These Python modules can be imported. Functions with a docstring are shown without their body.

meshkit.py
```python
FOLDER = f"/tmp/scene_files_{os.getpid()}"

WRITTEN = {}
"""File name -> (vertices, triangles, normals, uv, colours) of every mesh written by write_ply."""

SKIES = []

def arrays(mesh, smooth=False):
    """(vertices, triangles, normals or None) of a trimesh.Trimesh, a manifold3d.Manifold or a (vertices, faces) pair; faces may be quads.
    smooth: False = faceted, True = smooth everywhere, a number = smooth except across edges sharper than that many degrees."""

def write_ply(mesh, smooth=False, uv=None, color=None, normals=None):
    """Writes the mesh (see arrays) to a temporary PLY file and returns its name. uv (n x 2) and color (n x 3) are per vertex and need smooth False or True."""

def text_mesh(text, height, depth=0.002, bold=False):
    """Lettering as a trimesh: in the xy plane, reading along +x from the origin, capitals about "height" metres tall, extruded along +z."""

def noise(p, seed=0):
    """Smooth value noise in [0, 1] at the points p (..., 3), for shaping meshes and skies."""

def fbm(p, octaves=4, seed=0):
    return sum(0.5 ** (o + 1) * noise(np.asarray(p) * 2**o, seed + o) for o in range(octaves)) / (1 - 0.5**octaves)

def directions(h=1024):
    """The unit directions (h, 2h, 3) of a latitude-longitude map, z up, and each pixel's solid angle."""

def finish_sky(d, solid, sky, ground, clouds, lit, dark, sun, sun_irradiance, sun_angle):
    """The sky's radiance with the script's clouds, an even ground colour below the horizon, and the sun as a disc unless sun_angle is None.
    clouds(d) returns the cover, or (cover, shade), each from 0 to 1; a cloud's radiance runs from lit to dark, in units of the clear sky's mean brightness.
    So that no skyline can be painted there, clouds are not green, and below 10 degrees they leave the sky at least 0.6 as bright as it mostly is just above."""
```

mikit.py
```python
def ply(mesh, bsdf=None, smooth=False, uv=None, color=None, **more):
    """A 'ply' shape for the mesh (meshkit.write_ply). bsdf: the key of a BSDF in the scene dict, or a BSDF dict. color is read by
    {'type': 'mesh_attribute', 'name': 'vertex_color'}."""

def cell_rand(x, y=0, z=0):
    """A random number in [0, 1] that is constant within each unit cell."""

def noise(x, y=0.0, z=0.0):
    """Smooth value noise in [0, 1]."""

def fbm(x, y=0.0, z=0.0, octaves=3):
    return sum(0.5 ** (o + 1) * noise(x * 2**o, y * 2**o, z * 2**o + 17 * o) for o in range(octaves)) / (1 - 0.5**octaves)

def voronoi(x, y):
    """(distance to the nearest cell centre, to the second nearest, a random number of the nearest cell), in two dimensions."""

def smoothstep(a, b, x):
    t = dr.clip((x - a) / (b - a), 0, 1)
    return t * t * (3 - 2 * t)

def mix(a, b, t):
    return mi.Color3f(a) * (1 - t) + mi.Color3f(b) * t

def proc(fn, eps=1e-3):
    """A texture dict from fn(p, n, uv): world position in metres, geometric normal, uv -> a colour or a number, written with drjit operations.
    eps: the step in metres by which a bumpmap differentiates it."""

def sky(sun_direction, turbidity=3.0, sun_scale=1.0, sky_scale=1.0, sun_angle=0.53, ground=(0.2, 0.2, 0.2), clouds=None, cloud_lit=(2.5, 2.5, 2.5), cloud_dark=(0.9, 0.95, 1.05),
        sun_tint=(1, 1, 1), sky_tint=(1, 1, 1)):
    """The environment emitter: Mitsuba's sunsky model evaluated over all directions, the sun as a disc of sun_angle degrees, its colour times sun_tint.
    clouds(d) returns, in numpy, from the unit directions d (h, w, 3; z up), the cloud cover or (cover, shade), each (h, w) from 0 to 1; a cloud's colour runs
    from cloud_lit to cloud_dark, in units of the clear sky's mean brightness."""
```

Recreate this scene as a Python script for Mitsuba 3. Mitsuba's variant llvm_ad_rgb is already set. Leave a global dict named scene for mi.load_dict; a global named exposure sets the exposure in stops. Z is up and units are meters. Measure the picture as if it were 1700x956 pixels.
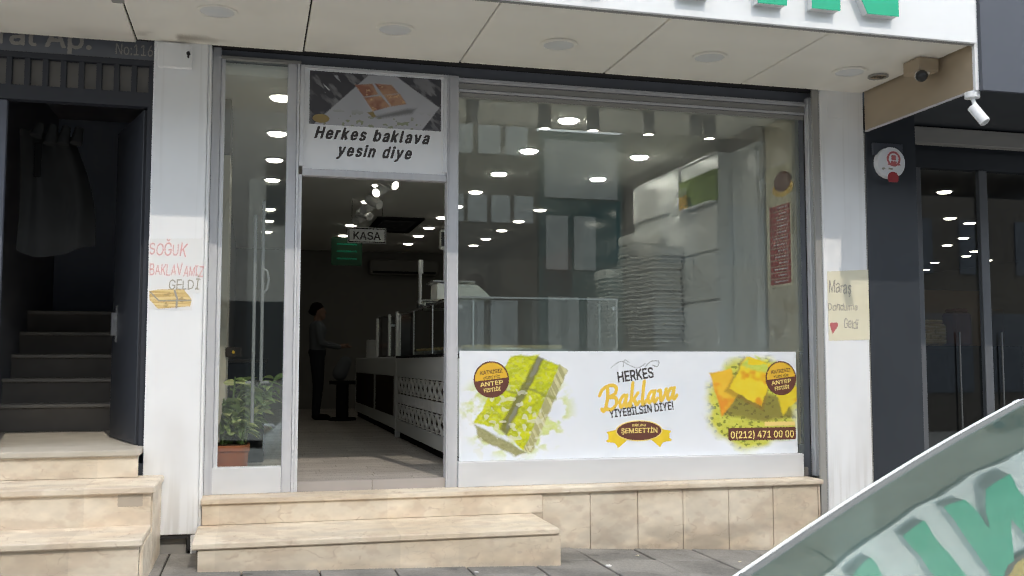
import math, random
import numpy as np, trimesh, mitsuba as mi, drjit as dr, mikit, meshkit
import manifold3d as m3
from shapely.geometry import LineString, Polygon, Point, box as sbox
from shapely.ops import unary_union
from shapely import affinity
from mikit import proc, noise, fbm, voronoi, cell_rand, smoothstep, mix

T = mi.ScalarTransform4f
R = random.Random(7)
scene, labels = {}, {}

# ---------------------------------------------------------------- camera, sky, exposure
YAW, PITCH = math.radians(14.46), math.radians(4.27)
FWD = [math.sin(YAW) * math.cos(PITCH), math.cos(YAW) * math.cos(PITCH), math.sin(PITCH)]
CAM = [0.0, -7.0, 1.35]
scene['camera'] = {'type': 'perspective', 'fov': 54.18, 'fov_axis': 'x', 'near_clip': 0.05, 'far_clip': 400.0,
                   'to_world': T().look_at(origin=CAM, target=[a + b for a, b in zip(CAM, FWD)], up=[0, 0, 1])}
scene['sky'] = mikit.sky((0.18, -1.0, 0.9), turbidity=3, sun_scale=0.30, sky_scale=3.45, sun_angle=0.6, ground=(0.30, 0.29, 0.27), sun_tint=(0.90, 1.0, 1.20),
                         clouds=lambda d: 0.45 + 0.35 * meshkit.fbm(d * [2.2, 2.2, 5.0] + 3.0, 4), cloud_lit=(1.55, 1.5, 1.42), cloud_dark=(1.1, 1.1, 1.1))
exposure = 1.9

# ---------------------------------------------------------------- helpers
def key(name):
    if name not in scene and name not in labels and name not in _roots:
        return name
    i = 1
    while f'{name}_{i:03d}' in scene or f'{name}_{i:03d}' in labels or f'{name}_{i:03d}' in _roots:
        i += 1
    return f'{name}_{i:03d}'
_roots = set()

def thing(name, label, cat, group=None):
    k = key(name); _roots.add(k)
    labels[k] = {'label': label, 'category': cat}
    if group: labels[k]['group'] = group
    return k

def part(parent, name, mesh, mat, smooth=False, label=None, kind=None, **kw):
    k = key(f'{parent}__{name}')
    scene[k] = mikit.ply(mesh, mat, smooth, **kw)
    if label or kind:
        labels[k] = {}
        if label: labels[k]['label'] = label
        if kind: labels[k]['kind'] = kind
    return k

def solo(name, label, cat, mesh, mat, smooth=False, group=None, kind=None, **kw):
    k = key(name)
    scene[k] = mikit.ply(mesh, mat, smooth, **kw)
    labels[k] = {'label': label, 'category': cat}
    if group: labels[k]['group'] = group
    if kind: labels[k]['kind'] = kind
    return k

def struct(name, mesh, mat, smooth=False, label=None):
    k = key(name)
    scene[k] = mikit.ply(mesh, mat, smooth)
    labels[k] = {'kind': 'structure'}
    if label: labels[k]['label'] = label
    return k

def bx(x0, x1, y0, y1, z0, z1, c=0.0):
    """box, with chamfered edges when c > 0"""
    if c <= 0:
        m = trimesh.creation.box(extents=[x1 - x0, y1 - y0, z1 - z0])
        m.apply_translation([(x0 + x1) / 2, (y0 + y1) / 2, (z0 + z1) / 2]); return m
    c = min(c, (x1 - x0) / 2.2, (y1 - y0) / 2.2, (z1 - z0) / 2.2)
    pts = []
    for x in (0, 1):
        for y in (0, 1):
            for z in (0, 1):
                P = np.array([[x0, x1][x], [y0, y1][y], [z0, z1][z]]); s = np.array([1 - 2 * x, 1 - 2 * y, 1 - 2 * z]) * c
                for k in range(3):
                    q = P + s; q[k] = P[k]; pts.append(q)
    return trimesh.convex.convex_hull(np.array(pts))

def cat(*ms): return trimesh.util.concatenate(list(ms))

def cyl(p0, p1, r, n=16, r1=None):
    p0, p1 = np.array(p0, float), np.array(p1, float)
    d = p1 - p0; L = np.linalg.norm(d)
    m = trimesh.creation.cylinder(radius=r, height=L, sections=n)
    if r1 is not None:
        top = m.vertices[:, 2] > 0
        m.vertices[top, :2] *= r1 / r
    m.apply_transform(trimesh.geometry.align_vectors([0, 0, 1], d / L))
    m.apply_translation((p0 + p1) / 2); return m

def tube(pts, r, n=8):
    return cat(*[cyl(a, b, r, n) for a, b in zip(pts[:-1], pts[1:])])

def on_wall(shape, y, d):
    """shapely shape in (X, z) -> solid whose front face is at y and which runs d towards +Y"""
    gs = [g for g in getattr(shape, 'geoms', [shape]) if g.area > 1e-7]
    ms = [trimesh.creation.extrude_polygon(g, d, engine='earcut') for g in gs]
    m = cat(*ms)
    m.apply_transform(np.array([[1, 0, 0, 0], [0, 0, -1, y + d], [0, 1, 0, 0], [0, 0, 0, 1]], float))
    return m

def poly(pts): return Polygon(pts)

def text_at(s, x, z, h, y, d=0.002, bold=False, shear=0.0, rot=0.0, width=None, center=False):
    """lettering on a plane that faces -Y, capitals h tall, left end of the baseline at (x, z)"""
    m = meshkit.text_mesh(s, h, d, bold)
    v = m.vertices
    if width: v[:, 0] *= width / (v[:, 0].max() - v[:, 0].min())
    v[:, 0] += shear * v[:, 1]
    if center: v[:, 0] -= (v[:, 0].max() + v[:, 0].min()) / 2
    c, s_ = math.cos(rot), math.sin(rot)
    X, Z = v[:, 0] * c - v[:, 1] * s_, v[:, 0] * s_ + v[:, 1] * c
    m.vertices = np.stack([x + X, y - v[:, 2] + 0.0, z + Z], 1)
    return m

def handwriting(s, x, z, h, y, seed, slant=0.1, width=None):
    r = random.Random(seed); out = []; cx = x
    for ch in s:
        if ch == ' ': cx += h * 0.5; continue
        m = meshkit.text_mesh(ch, h * r.uniform(0.86, 1.12), 0.0015)
        w = m.vertices[:, 0].max() - m.vertices[:, 0].min(); v = m.vertices.copy(); v[:, 0] -= v[:, 0].min()
        a = r.uniform(-0.12, 0.12); X = v[:, 0] * math.cos(a) - v[:, 1] * math.sin(a) + slant * v[:, 1]; Z = v[:, 0] * math.sin(a) + v[:, 1] * math.cos(a)
        m.vertices = np.stack([cx + X, y - v[:, 2], z + Z + r.uniform(-0.06, 0.06) * h], 1)
        out.append(m); cx += w + h * 0.13
    m = cat(*out)
    if width: m.vertices[:, 0] = x + (m.vertices[:, 0] - m.vertices[:, 0].min()) * width / (m.vertices[:, 0].max() - m.vertices[:, 0].min())
    return m

def rgb(*c): return {'type': 'rgb', 'value': list(c)}
def mat(name, d, two=True):
    scene[name] = {'type': 'twosided', 'b': d} if two else d
    return name
def diffuse(name, c):
    return mat(name, {'type': 'diffuse', 'reflectance': proc(c) if callable(c) else rgb(*c)})
def princ(name, c, rough=0.5, metal=0.0, spec=0.5, **kw):
    return mat(name, {'type': 'principled', 'base_color': proc(c) if callable(c) else rgb(*c), 'roughness': rough, 'metallic': metal, 'specular': spec, **kw})

ORD = ['first', 'second', 'third', 'fourth', 'fifth', 'sixth', 'seventh', 'eighth', 'ninth', 'tenth']
def nth(i):
    tens = ['', 'twenty-', 'thirty-']
    teens = ['eleventh', 'twelfth', 'thirteenth', 'fourteenth', 'fifteenth', 'sixteenth', 'seventeenth', 'eighteenth', 'nineteenth', 'twentieth']
    return ORD[i] if i < 10 else teens[i - 10] if i < 20 else 'thirtieth' if i == 29 else 'twenty-' + ORD[i - 20]

# ---------------------------------------------------------------- materials
def stone_fn(p, n, uv):
    a = fbm(p.x * 1.7 + 3, p.y * 1.7, p.z * 4.0, 4)
    b = fbm(p.x * 13.0, p.y * 13.0, p.z * 17.0 + 5, 4)
    w = fbm(p.x * 3.3 + 7, p.y * 3.3, p.z * 3.9, 4); w2 = fbm(p.x * 6.1, p.y * 6.1 + 4, p.z * 7.3, 4)
    v = smoothstep(0.018, 0.0, dr.abs(w - 0.5)) * smoothstep(0.45, 0.62, b) + 0.6 * smoothstep(0.012, 0.0, dr.abs(w2 - 0.48)) * smoothstep(0.5, 0.6, a)
    t = cell_rand(dr.floor(p.x / 0.372 + 0.54), 3, 1)
    base = mix((0.70, 0.62, 0.495), (0.59, 0.495, 0.37), smoothstep(0.35, 0.68, a))
    blot = smoothstep(0.50, 0.64, fbm(p.x * 8 + 11, p.y * 8, p.z * 10, 5))
    base = mix(base, mi.Color3f(0.53, 0.42, 0.315), blot * 0.42)
    base = base * (0.87 + 0.26 * b) * (0.94 + 0.12 * t)
    base = mix(base, mi.Color3f(0.37, 0.27, 0.185), dr.clip(v, 0, 1) * 0.38)
    tread = smoothstep(0.5, 0.9, n.z)
    grime = smoothstep(0.40, 0.72, fbm(p.x * 5 + 2, p.y * 9, p.z * 5, 4))
    base = mix(base, mi.Color3f(0.36, 0.315, 0.26), grime * (0.10 + 0.22 * tread))
    scuff = smoothstep(0.70, 0.76, fbm(p.x * 16, p.y * 16 + 8, p.z * 30, 3)) * smoothstep(0.45, 0.6, a)
    base = mix(base, mi.Color3f(0.30, 0.25, 0.20), scuff * 0.16)
    dirt = smoothstep(0.27, 0.02, p.z - 0.0) * smoothstep(0.30, 0.66, fbm(p.x * 4, p.y * 4, p.z * 9, 3))
    return mix(base, mi.Color3f(0.29, 0.25, 0.20), dirt * 0.5)
princ('mat_stone', stone_fn, 0.42, spec=0.4)
def landing_fn(p, n, uv):
    b = fbm(p.x * 6.0, p.y * 6.0, p.z * 4, 3)
    return mix((0.50, 0.46, 0.39), (0.42, 0.38, 0.31), b)
princ('mat_landing', landing_fn, 0.45)
def white_fn(p, n, uv):
    d = fbm(p.x * 3, p.y * 3, p.z * 1.2, 3); s = fbm(p.x * 30, p.y * 26, p.z * 1.3, 3)
    low = smoothstep(0.85, 0.2, p.z) * smoothstep(0.42, 0.72, s)
    streak = smoothstep(0.60, 0.74, fbm(p.x * 42, 4.0, p.z * 0.7, 2)) * smoothstep(1.2, 3.4, p.z)
    c = mix((0.80, 0.81, 0.81), (0.72, 0.72, 0.71), smoothstep(0.45, 0.8, d))
    return mix(c, mi.Color3f(0.52, 0.50, 0.46), dr.clip(low * 0.5 + streak * 0.16, 0, 1))
princ('mat_white_clad', white_fn, 0.4, spec=0.4)
def soffit_fn(p, n, uv):
    d = fbm(p.x * 1.3, p.y * 3.0, 1.0, 3)
    stain = smoothstep(0.42, 0.0, dr.sqrt(dr.square((p.x + 0.5) / 1.0) + dr.square((p.y + 0.12) / 0.3))) * smoothstep(0.3, 0.6, fbm(p.x * 8, p.y * 8, 0, 2))
    c = mix((0.86, 0.835, 0.76), (0.79, 0.765, 0.685), d)
    c = mix(c, mi.Color3f(0.55, 0.51, 0.43), smoothstep(0.52, 0.74, fbm(p.x * 2.2 + 5, p.y * 1.2, 2, 4)) * 0.14)
    return mix(c, mi.Color3f(0.26, 0.22, 0.16), stain * 0.8)
princ('mat_soffit', soffit_fn, 0.45, spec=0.4)
def beige_fn(p, n, uv):
    d = fbm(p.x * 2, p.y * 2.2, p.z * 5.0, 4)
    return mix((0.42, 0.34, 0.24), (0.33, 0.26, 0.18), d)
princ('mat_cheek', beige_fn, 0.5)
def fascia_fn(p, n, uv):
    return mix((0.80, 0.81, 0.80), (0.74, 0.75, 0.74), fbm(p.x * 1.5, 0, p.z * 1.0, 3))
princ('mat_fascia', fascia_fn, 0.32, spec=0.5)
def alu_fn(p, n, uv):
    s = fbm(p.x * 40, p.y * 40, p.z * 1.5, 2)
    return mix((0.56, 0.565, 0.58), (0.47, 0.475, 0.50), s)
princ('mat_alu', alu_fn, 0.36, metal=0.05)
princ('mat_alu_light', (0.66, 0.67, 0.685), 0.34, metal=0.15)
def kick_fn(p, n, uv):
    return mix((0.70, 0.71, 0.715), (0.62, 0.625, 0.63), fbm(p.x * 2.0, 0, p.z * 7, 3))
princ('mat_kick', kick_fn, 0.34, metal=0.1)
princ('mat_spot_grey', (0.13, 0.135, 0.14), 0.4)
princ('mat_handle_dull', (0.26, 0.27, 0.275), 0.4)
princ('mat_patch', (0.42, 0.36, 0.285), 0.5)
princ('mat_grey_trim', (0.30, 0.295, 0.275), 0.5)
princ('mat_frame_dark', (0.15, 0.16, 0.18), 0.42)
princ('mat_seal', (0.02, 0.02, 0.021), 0.6)
def navy_fn(p, n, uv):
    return mix((0.038, 0.044, 0.052), (0.026, 0.031, 0.038), fbm(p.x * 3, p.y * 3, p.z * 0.9, 3))
princ('mat_navy', navy_fn, 0.38)
princ('mat_slate', (0.072, 0.080, 0.098), 0.42)
princ('mat_iron', (0.028, 0.032, 0.042), 0.45)
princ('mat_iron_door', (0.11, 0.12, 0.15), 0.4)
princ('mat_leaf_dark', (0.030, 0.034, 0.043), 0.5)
diffuse('mat_stair_wall', lambda p, n, uv: mix((0.30, 0.31, 0.33), (0.24, 0.25, 0.27), fbm(p.x * 2, p.y * 2, p.z * 2, 3)))
diffuse('mat_stair', lambda p, n, uv: mix((0.25, 0.235, 0.215), (0.19, 0.178, 0.165), fbm(p.x * 5, p.y * 5, p.z * 5, 3)))
princ('mat_stair_nose', (0.36, 0.34, 0.305), 0.5)
def slab_fn(p, n, uv):
    a = fbm(p.x * 3.0, p.y * 3.0, 0, 4); b = noise(p.x * 90, p.y * 90, 0)
    t = cell_rand(dr.floor(p.x / 0.46 + 0.1), dr.floor(p.y / 0.46 + 50), 4)
    spot = smoothstep(0.16, 0.10, voronoi(p.x * 3.3, p.y * 3.3)[0]) * 0.5
    c = mix((0.33, 0.315, 0.29), (0.235, 0.227, 0.212), smoothstep(0.3, 0.7, a)) * (0.88 + 0.2 * b) * (0.9 + 0.2 * t)
    return mix(c, mi.Color3f(0.09, 0.085, 0.08), spot * smoothstep(0.5, 0.8, a))
diffuse('mat_slab', slab_fn)
diffuse('mat_joint', lambda p, n, uv: mix((0.12, 0.115, 0.105), (0.06, 0.057, 0.053), fbm(p.x * 7, p.y * 7, 0, 2)))
diffuse('mat_asphalt', lambda p, n, uv: mix((0.062, 0.061, 0.06), (0.04, 0.04, 0.04), fbm(p.x * 4, p.y * 4, 0, 3)) * (0.8 + 0.4 * noise(p.x * 120, p.y * 120)))
diffuse('mat_concrete', lambda p, n, uv: mix((0.40, 0.385, 0.35), (0.29, 0.28, 0.26), fbm(p.x * 6, p.y * 6, p.z * 6, 4)))
def floor_fn(p, n, uv):
    row = dr.floor(p.y / 0.145); off = cell_rand(row, 3) * 0.9
    col = dr.floor((p.x + off) / 0.9); t = cell_rand(row, col, 9)
    g = fbm(p.x * 3.0 + t * 9, p.y * 42, 0, 3)
    fy = p.y / 0.145 - row; fx = (p.x + off) / 0.9 - col
    gap = dr.maximum(1 - smoothstep(0.0, 0.035, dr.minimum(fy, 1 - fy)), 1 - smoothstep(0.0, 0.006, dr.minimum(fx, 1 - fx)))
    return mix(mix((0.47, 0.43, 0.395), (0.29, 0.26, 0.235), g * 0.7 + t * 0.4), mi.Color3f(0.16, 0.14, 0.12), gap * 0.7)
princ('mat_floor', floor_fn, 0.4, spec=0.4)
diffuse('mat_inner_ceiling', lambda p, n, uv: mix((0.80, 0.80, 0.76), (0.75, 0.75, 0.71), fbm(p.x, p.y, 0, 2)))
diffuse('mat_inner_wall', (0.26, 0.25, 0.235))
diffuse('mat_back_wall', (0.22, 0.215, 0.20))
def marble_fn(p, n, uv):
    w = fbm(p.x * 2 + p.y * 2.2, 3.0, p.z * 0.8, 4)
    vein = smoothstep(0.035, 0.0, dr.abs(w - 0.5)) + 0.5 * smoothstep(0.03, 0.0, dr.abs(fbm(p.y * 5, p.x * 5, p.z * 1.4 + 9, 3) - 0.52))
    return mix((0.60, 0.56, 0.46), (0.36, 0.30, 0.21), dr.clip(vein, 0, 1) * 0.6)
princ('mat_marble_panel', marble_fn, 0.3)
princ('mat_white_unit', (0.66, 0.67, 0.66), 0.35)
princ('mat_white_unit_b', (0.56, 0.58, 0.575), 0.35)
princ('mat_tray', (0.68, 0.68, 0.66), 0.4)
princ('mat_tray_b', (0.52, 0.53, 0.52), 0.4); princ('mat_tray_dark', (0.34, 0.345, 0.34), 0.4)
diffuse('mat_dark', (0.022, 0.023, 0.024))
diffuse('mat_dark_brown', (0.045, 0.036, 0.028))
princ('mat_chrome', (0.72, 0.73, 0.74), 0.22, metal=0.9)
princ('mat_scale', (0.64, 0.66, 0.58), 0.4)
princ('mat_black_plastic', (0.018, 0.018, 0.019), 0.35)
princ('mat_green_sign', (0.012, 0.085, 0.038), 0.5)
princ('mat_letter_green', (0.006, 0.42, 0.22), 0.38)
princ('mat_letter_side', (0.62, 0.63, 0.62), 0.4)
princ('mat_gold', (0.75, 0.46, 0.04), 0.35)
princ('mat_brown_print', (0.13, 0.045, 0.028), 0.5)
princ('mat_ink', (0.035, 0.032, 0.032), 0.5)
princ('mat_ink_grey', (0.42, 0.44, 0.45), 0.5)
princ('mat_ink_red', (0.70, 0.40, 0.385), 0.7)
princ('mat_emblem_red', (0.50, 0.14, 0.14), 0.6)
princ('mat_ink_pencil', (0.36, 0.33, 0.27), 0.7)
princ('mat_gold_print', (0.80, 0.55, 0.07), 0.5)
princ('mat_yellow_print', (0.80, 0.58, 0.03), 0.5)
princ('mat_gold_pale', (0.86, 0.66, 0.22), 0.5)
princ('mat_print_white', (0.78, 0.79, 0.80), 0.35)
princ('mat_paper', (0.76, 0.76, 0.745), 0.7)
diffuse('mat_paper_cream', lambda p, n, uv: mix((0.78, 0.74, 0.58), (0.73, 0.68, 0.50), fbm(p.x * 6, 0, p.z * 6, 3)))
princ('mat_red_print', (0.36, 0.045, 0.05), 0.5)
princ('mat_terracotta', lambda p, n, uv: mix((0.42, 0.135, 0.06), (0.33, 0.10, 0.045), fbm(p.x * 9, p.y * 9, p.z * 9, 3)), 0.6)
diffuse('mat_soil', (0.05, 0.035, 0.025))
def lamp_mat(name, L):
    scene[name] = {'type': 'diffuse', 'reflectance': rgb(0.8, 0.8, 0.75)}
    return {'type': 'area', 'radiance': rgb(*L)}
LAMP = lamp_mat('mat_lens', (1.15, 1.09, 0.92))
LAMP_FRONT = {'type': 'area', 'radiance': rgb(10.0, 9.8, 8.7)}
scene['mat_glass'] = {'type': 'thindielectric', 'int_ior': 1.85, 'specular_reflectance': rgb(0.95, 1.0, 0.96), 'specular_transmittance': rgb(0.95, 0.98, 0.955)}
scene['mat_glass_case'] = {'type': 'thindielectric', 'int_ior': 1.5, 'specular_transmittance': rgb(0.86, 0.91, 0.9)}
scene['mat_windscreen'] = {'type': 'blendbsdf', 'weight': proc(lambda p, n, uv: 0.075 + 0.05 * fbm(p.x * 5, p.y * 5, p.z * 5, 3)),
                           'a': {'type': 'thindielectric', 'int_ior': 3.0, 'specular_transmittance': rgb(0.20, 0.27, 0.25), 'specular_reflectance': rgb(0.93, 1.0, 0.97)},
                           'b': {'type': 'twosided', 'd': {'type': 'diffuse', 'reflectance': rgb(0.50, 0.76, 0.68)}}}
scene['mat_car_glass'] = {'type': 'thindielectric', 'int_ior': 1.6, 'specular_transmittance': rgb(0.45, 0.5, 0.5)}
princ('mat_car_paint', (0.74, 0.75, 0.76), 0.25, clearcoat=1.0, clearcoat_gloss=0.95)
princ('mat_rubber', (0.015, 0.015, 0.016), 0.75)
princ('mat_dash', (0.03, 0.032, 0.033), 0.7)
for i, c in enumerate([(0.30, 0.41, 0.15), (0.45, 0.54, 0.22), (0.19, 0.28, 0.10), (0.66, 0.70, 0.32)]):
    scene[f'mat_foliage_{i}'] = {'type': 'principledthin', 'base_color': rgb(*c), 'roughness': 0.45, 'diff_trans': 0.7, 'spec_trans': 0.0}

# --- flat print, drawn as functions of the place on the sheet
def inside(u, v, pts, soft=0.004):
    """1 inside a convex polygon given counter-clockwise"""
    d = mi.Float(9)
    for (x0, y0), (x1, y1) in zip(pts, pts[1:] + pts[:1]):
        L = math.hypot(x1 - x0, y1 - y0)
        d = dr.minimum(d, ((x1 - x0) * (v - y0) - (y1 - y0) * (u - x0)) / L)
    return smoothstep(-soft, soft, d)
def ccw(pts):
    a = sum(x0 * y1 - x1 * y0 for (x0, y0), (x1, y1) in zip(pts, pts[1:] + pts[:1]))
    return pts if a > 0 else pts[::-1]
def over(c, d, a): return mix(c, mi.Color3f(*d) if isinstance(d, tuple) else d, a)

PIST = [[(1.856, 1.395), (2.042, 1.413), (1.728, 0.734), (1.502, 0.826)], [(1.939, 1.386), (2.300, 1.291), (2.039, 0.683), (1.655, 0.766)]]
ROLL_A = ccw([(1.856, 1.399), (2.074, 1.413), (1.800, 0.856), (1.569, 0.908)])
ROLL_C = ccw([(2.093, 1.377), (2.239, 1.336), (1.956, 0.703), (1.810, 0.820)])
SIDE_C = ccw([(2.234, 1.341), (2.300, 1.291), (2.012, 0.684), (1.947, 0.703)])
GROOVE = ccw([(2.056, 1.404), (2.107, 1.377), (1.819, 0.811), (1.764, 0.865)])
CUT_A = ccw([(1.728, 1.183), (1.957, 1.128), (1.953, 1.110), (1.723, 1.165)])
CUT_C = ccw([(1.962, 1.168), (2.218, 1.089), (2.214, 1.072), (1.957, 1.150)])
BASE_L = ccw([(1.569, 0.912), (1.810, 0.825), (1.956, 0.703), (1.993, 0.684), (1.892, 0.665), (1.610, 0.789)])
def banner_fn(p, n, uv):
    u, v = p.x, p.z
    w = 0.03 * (fbm(u * 14, 3, v * 14, 3) - 0.5); w2 = 0.03 * (fbm(u * 14, 9, v * 14, 3) - 0.5)
    uu, vv = u + w, v + w2
    c = mix((0.80, 0.825, 0.86), (0.75, 0.79, 0.83), fbm(u * 1.2, 0, v * 2, 2))
    g = fbm(u * 55, 0, v * 55, 3); g2 = fbm(u * 17, 2, v * 17, 3)
    # left picture: crumbs, then four green rolls
    r = dr.sqrt(dr.square((u - 1.90) / 0.47) + dr.square((v - 0.99) / 0.37))
    crumb = smoothstep(1.05, 0.72, r) * smoothstep(0.44, 0.58, fbm(u * 9, 5, v * 9, 4))
    c = over(c, mix((0.66, 0.72, 0.28), (0.52, 0.60, 0.06), g), crumb * 0.85)
    top = mix(mix((0.60, 0.63, 0.02), (0.46, 0.51, 0.02), smoothstep(0.3, 0.7, g2)), mi.Color3f(0.60, 0.63, 0.16), smoothstep(0.5, 0.8, g) * 0.7)
    top = mix(top, mi.Color3f(0.26, 0.28, 0.03), smoothstep(0.55, 0.7, fbm(u * 40, 8, v * 40, 2)) * 0.25)
    side = mix((0.60, 0.58, 0.30), (0.36, 0.36, 0.14), g)
    c = over(c, side * 0.7, inside(uu, vv, BASE_L, 0.012))
    for q in (ROLL_A, ROLL_C): c = over(c, top, inside(uu, vv, q, 0.010))
    lay = smoothstep(0.3, 0.7, noise((u * 0.9 + v * 0.45) * 90))
    c = over(c, mix(mix((0.66, 0.63, 0.38), (0.52, 0.50, 0.24), g), mi.Color3f(0.33, 0.32, 0.13), lay * 0.7), inside(uu, vv, SIDE_C, 0.008))
    for q in (CUT_A, CUT_C): c = over(c, (0.27, 0.29, 0.06), inside(uu, vv, q, 0.008) * 0.7)
    c = over(c, (0.15, 0.14, 0.05), inside(uu, vv, GROOVE, 0.012) * 0.85)
    nut = smoothstep(0.60, 0.68, fbm(u * 24, 7, v * 24, 2)) * smoothstep(0.42, 0.2, dr.sqrt(dr.square(u - 1.83) + dr.square(v - 0.90)))
    c = over(c, (0.72, 0.72, 0.55), nut * 0.6)
    # right picture: yellow wedges over chopped nuts
    r2 = dr.sqrt(dr.square((u - 3.83) / 0.44) + dr.square((v - 1.03) / 0.40))
    pat = smoothstep(1.02, 0.80, r2 + 0.35 * (fbm(u * 6, 1, v * 6, 3) - 0.5))
    c = over(c, mix(mix((0.55, 0.56, 0.05), (0.66, 0.64, 0.14), g), mi.Color3f(0.26, 0.28, 0.05), smoothstep(0.58, 0.7, fbm(u * 38, 0, v * 38, 2))), pat)
    yel = mix(mix((0.78, 0.58, 0.015), (0.82, 0.66, 0.06), g2), mi.Color3f(0.72, 0.24, 0.02), smoothstep(0.56, 0.74, fbm(u * 8, 4, v * 8, 3)) * 0.8)
    c = over(c, (0.16, 0.12, 0.04), inside(uu, vv, GAP1, 0.02) * 0.75)
    c = over(c, mix(yel, mi.Color3f(0.80, 0.26, 0.05), 0.35), inside(uu, vv, WED_L, 0.01))
    c = over(c, yel * 0.95, inside(uu, vv, WED_R, 0.01))
    c = over(c, (0.30, 0.18, 0.03), inside(uu, vv - 0.0, WED_SH, 0.012) * 0.6)
    c = over(c, yel, inside(uu, vv, WED_M, 0.008))
    c = over(c, mix((0.50, 0.58, 0.05), (0.62, 0.66, 0.15), g), inside(uu, vv, WED_T, 0.015) * smoothstep(0.38, 0.55, g2))
    return c
GAP1 = ccw([(3.532, 1.170), (3.816, 1.121), (4.078, 1.095), (4.191, 0.927), (3.915, 0.884), (3.579, 0.945)])
WED_L = ccw([(3.457, 1.264), (3.642, 1.301), (3.722, 1.122), (3.563, 0.936)])
WED_R = ccw([(4.001, 1.167), (4.283, 1.165), (4.238, 1.070), (4.091, 0.938)])
WED_SH = ccw([(3.587, 1.123), (3.759, 1.396), (4.020, 1.329), (3.917, 0.969)])
WED_M = ccw([(3.619, 1.141), (3.780, 1.405), (4.031, 1.329), (3.902, 1.007)])
WED_T = ccw([(3.726, 1.329), (3.822, 1.415), (4.042, 1.357), (3.976, 1.253)])
princ('mat_banner', banner_fn, 0.3, spec=0.5)

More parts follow.
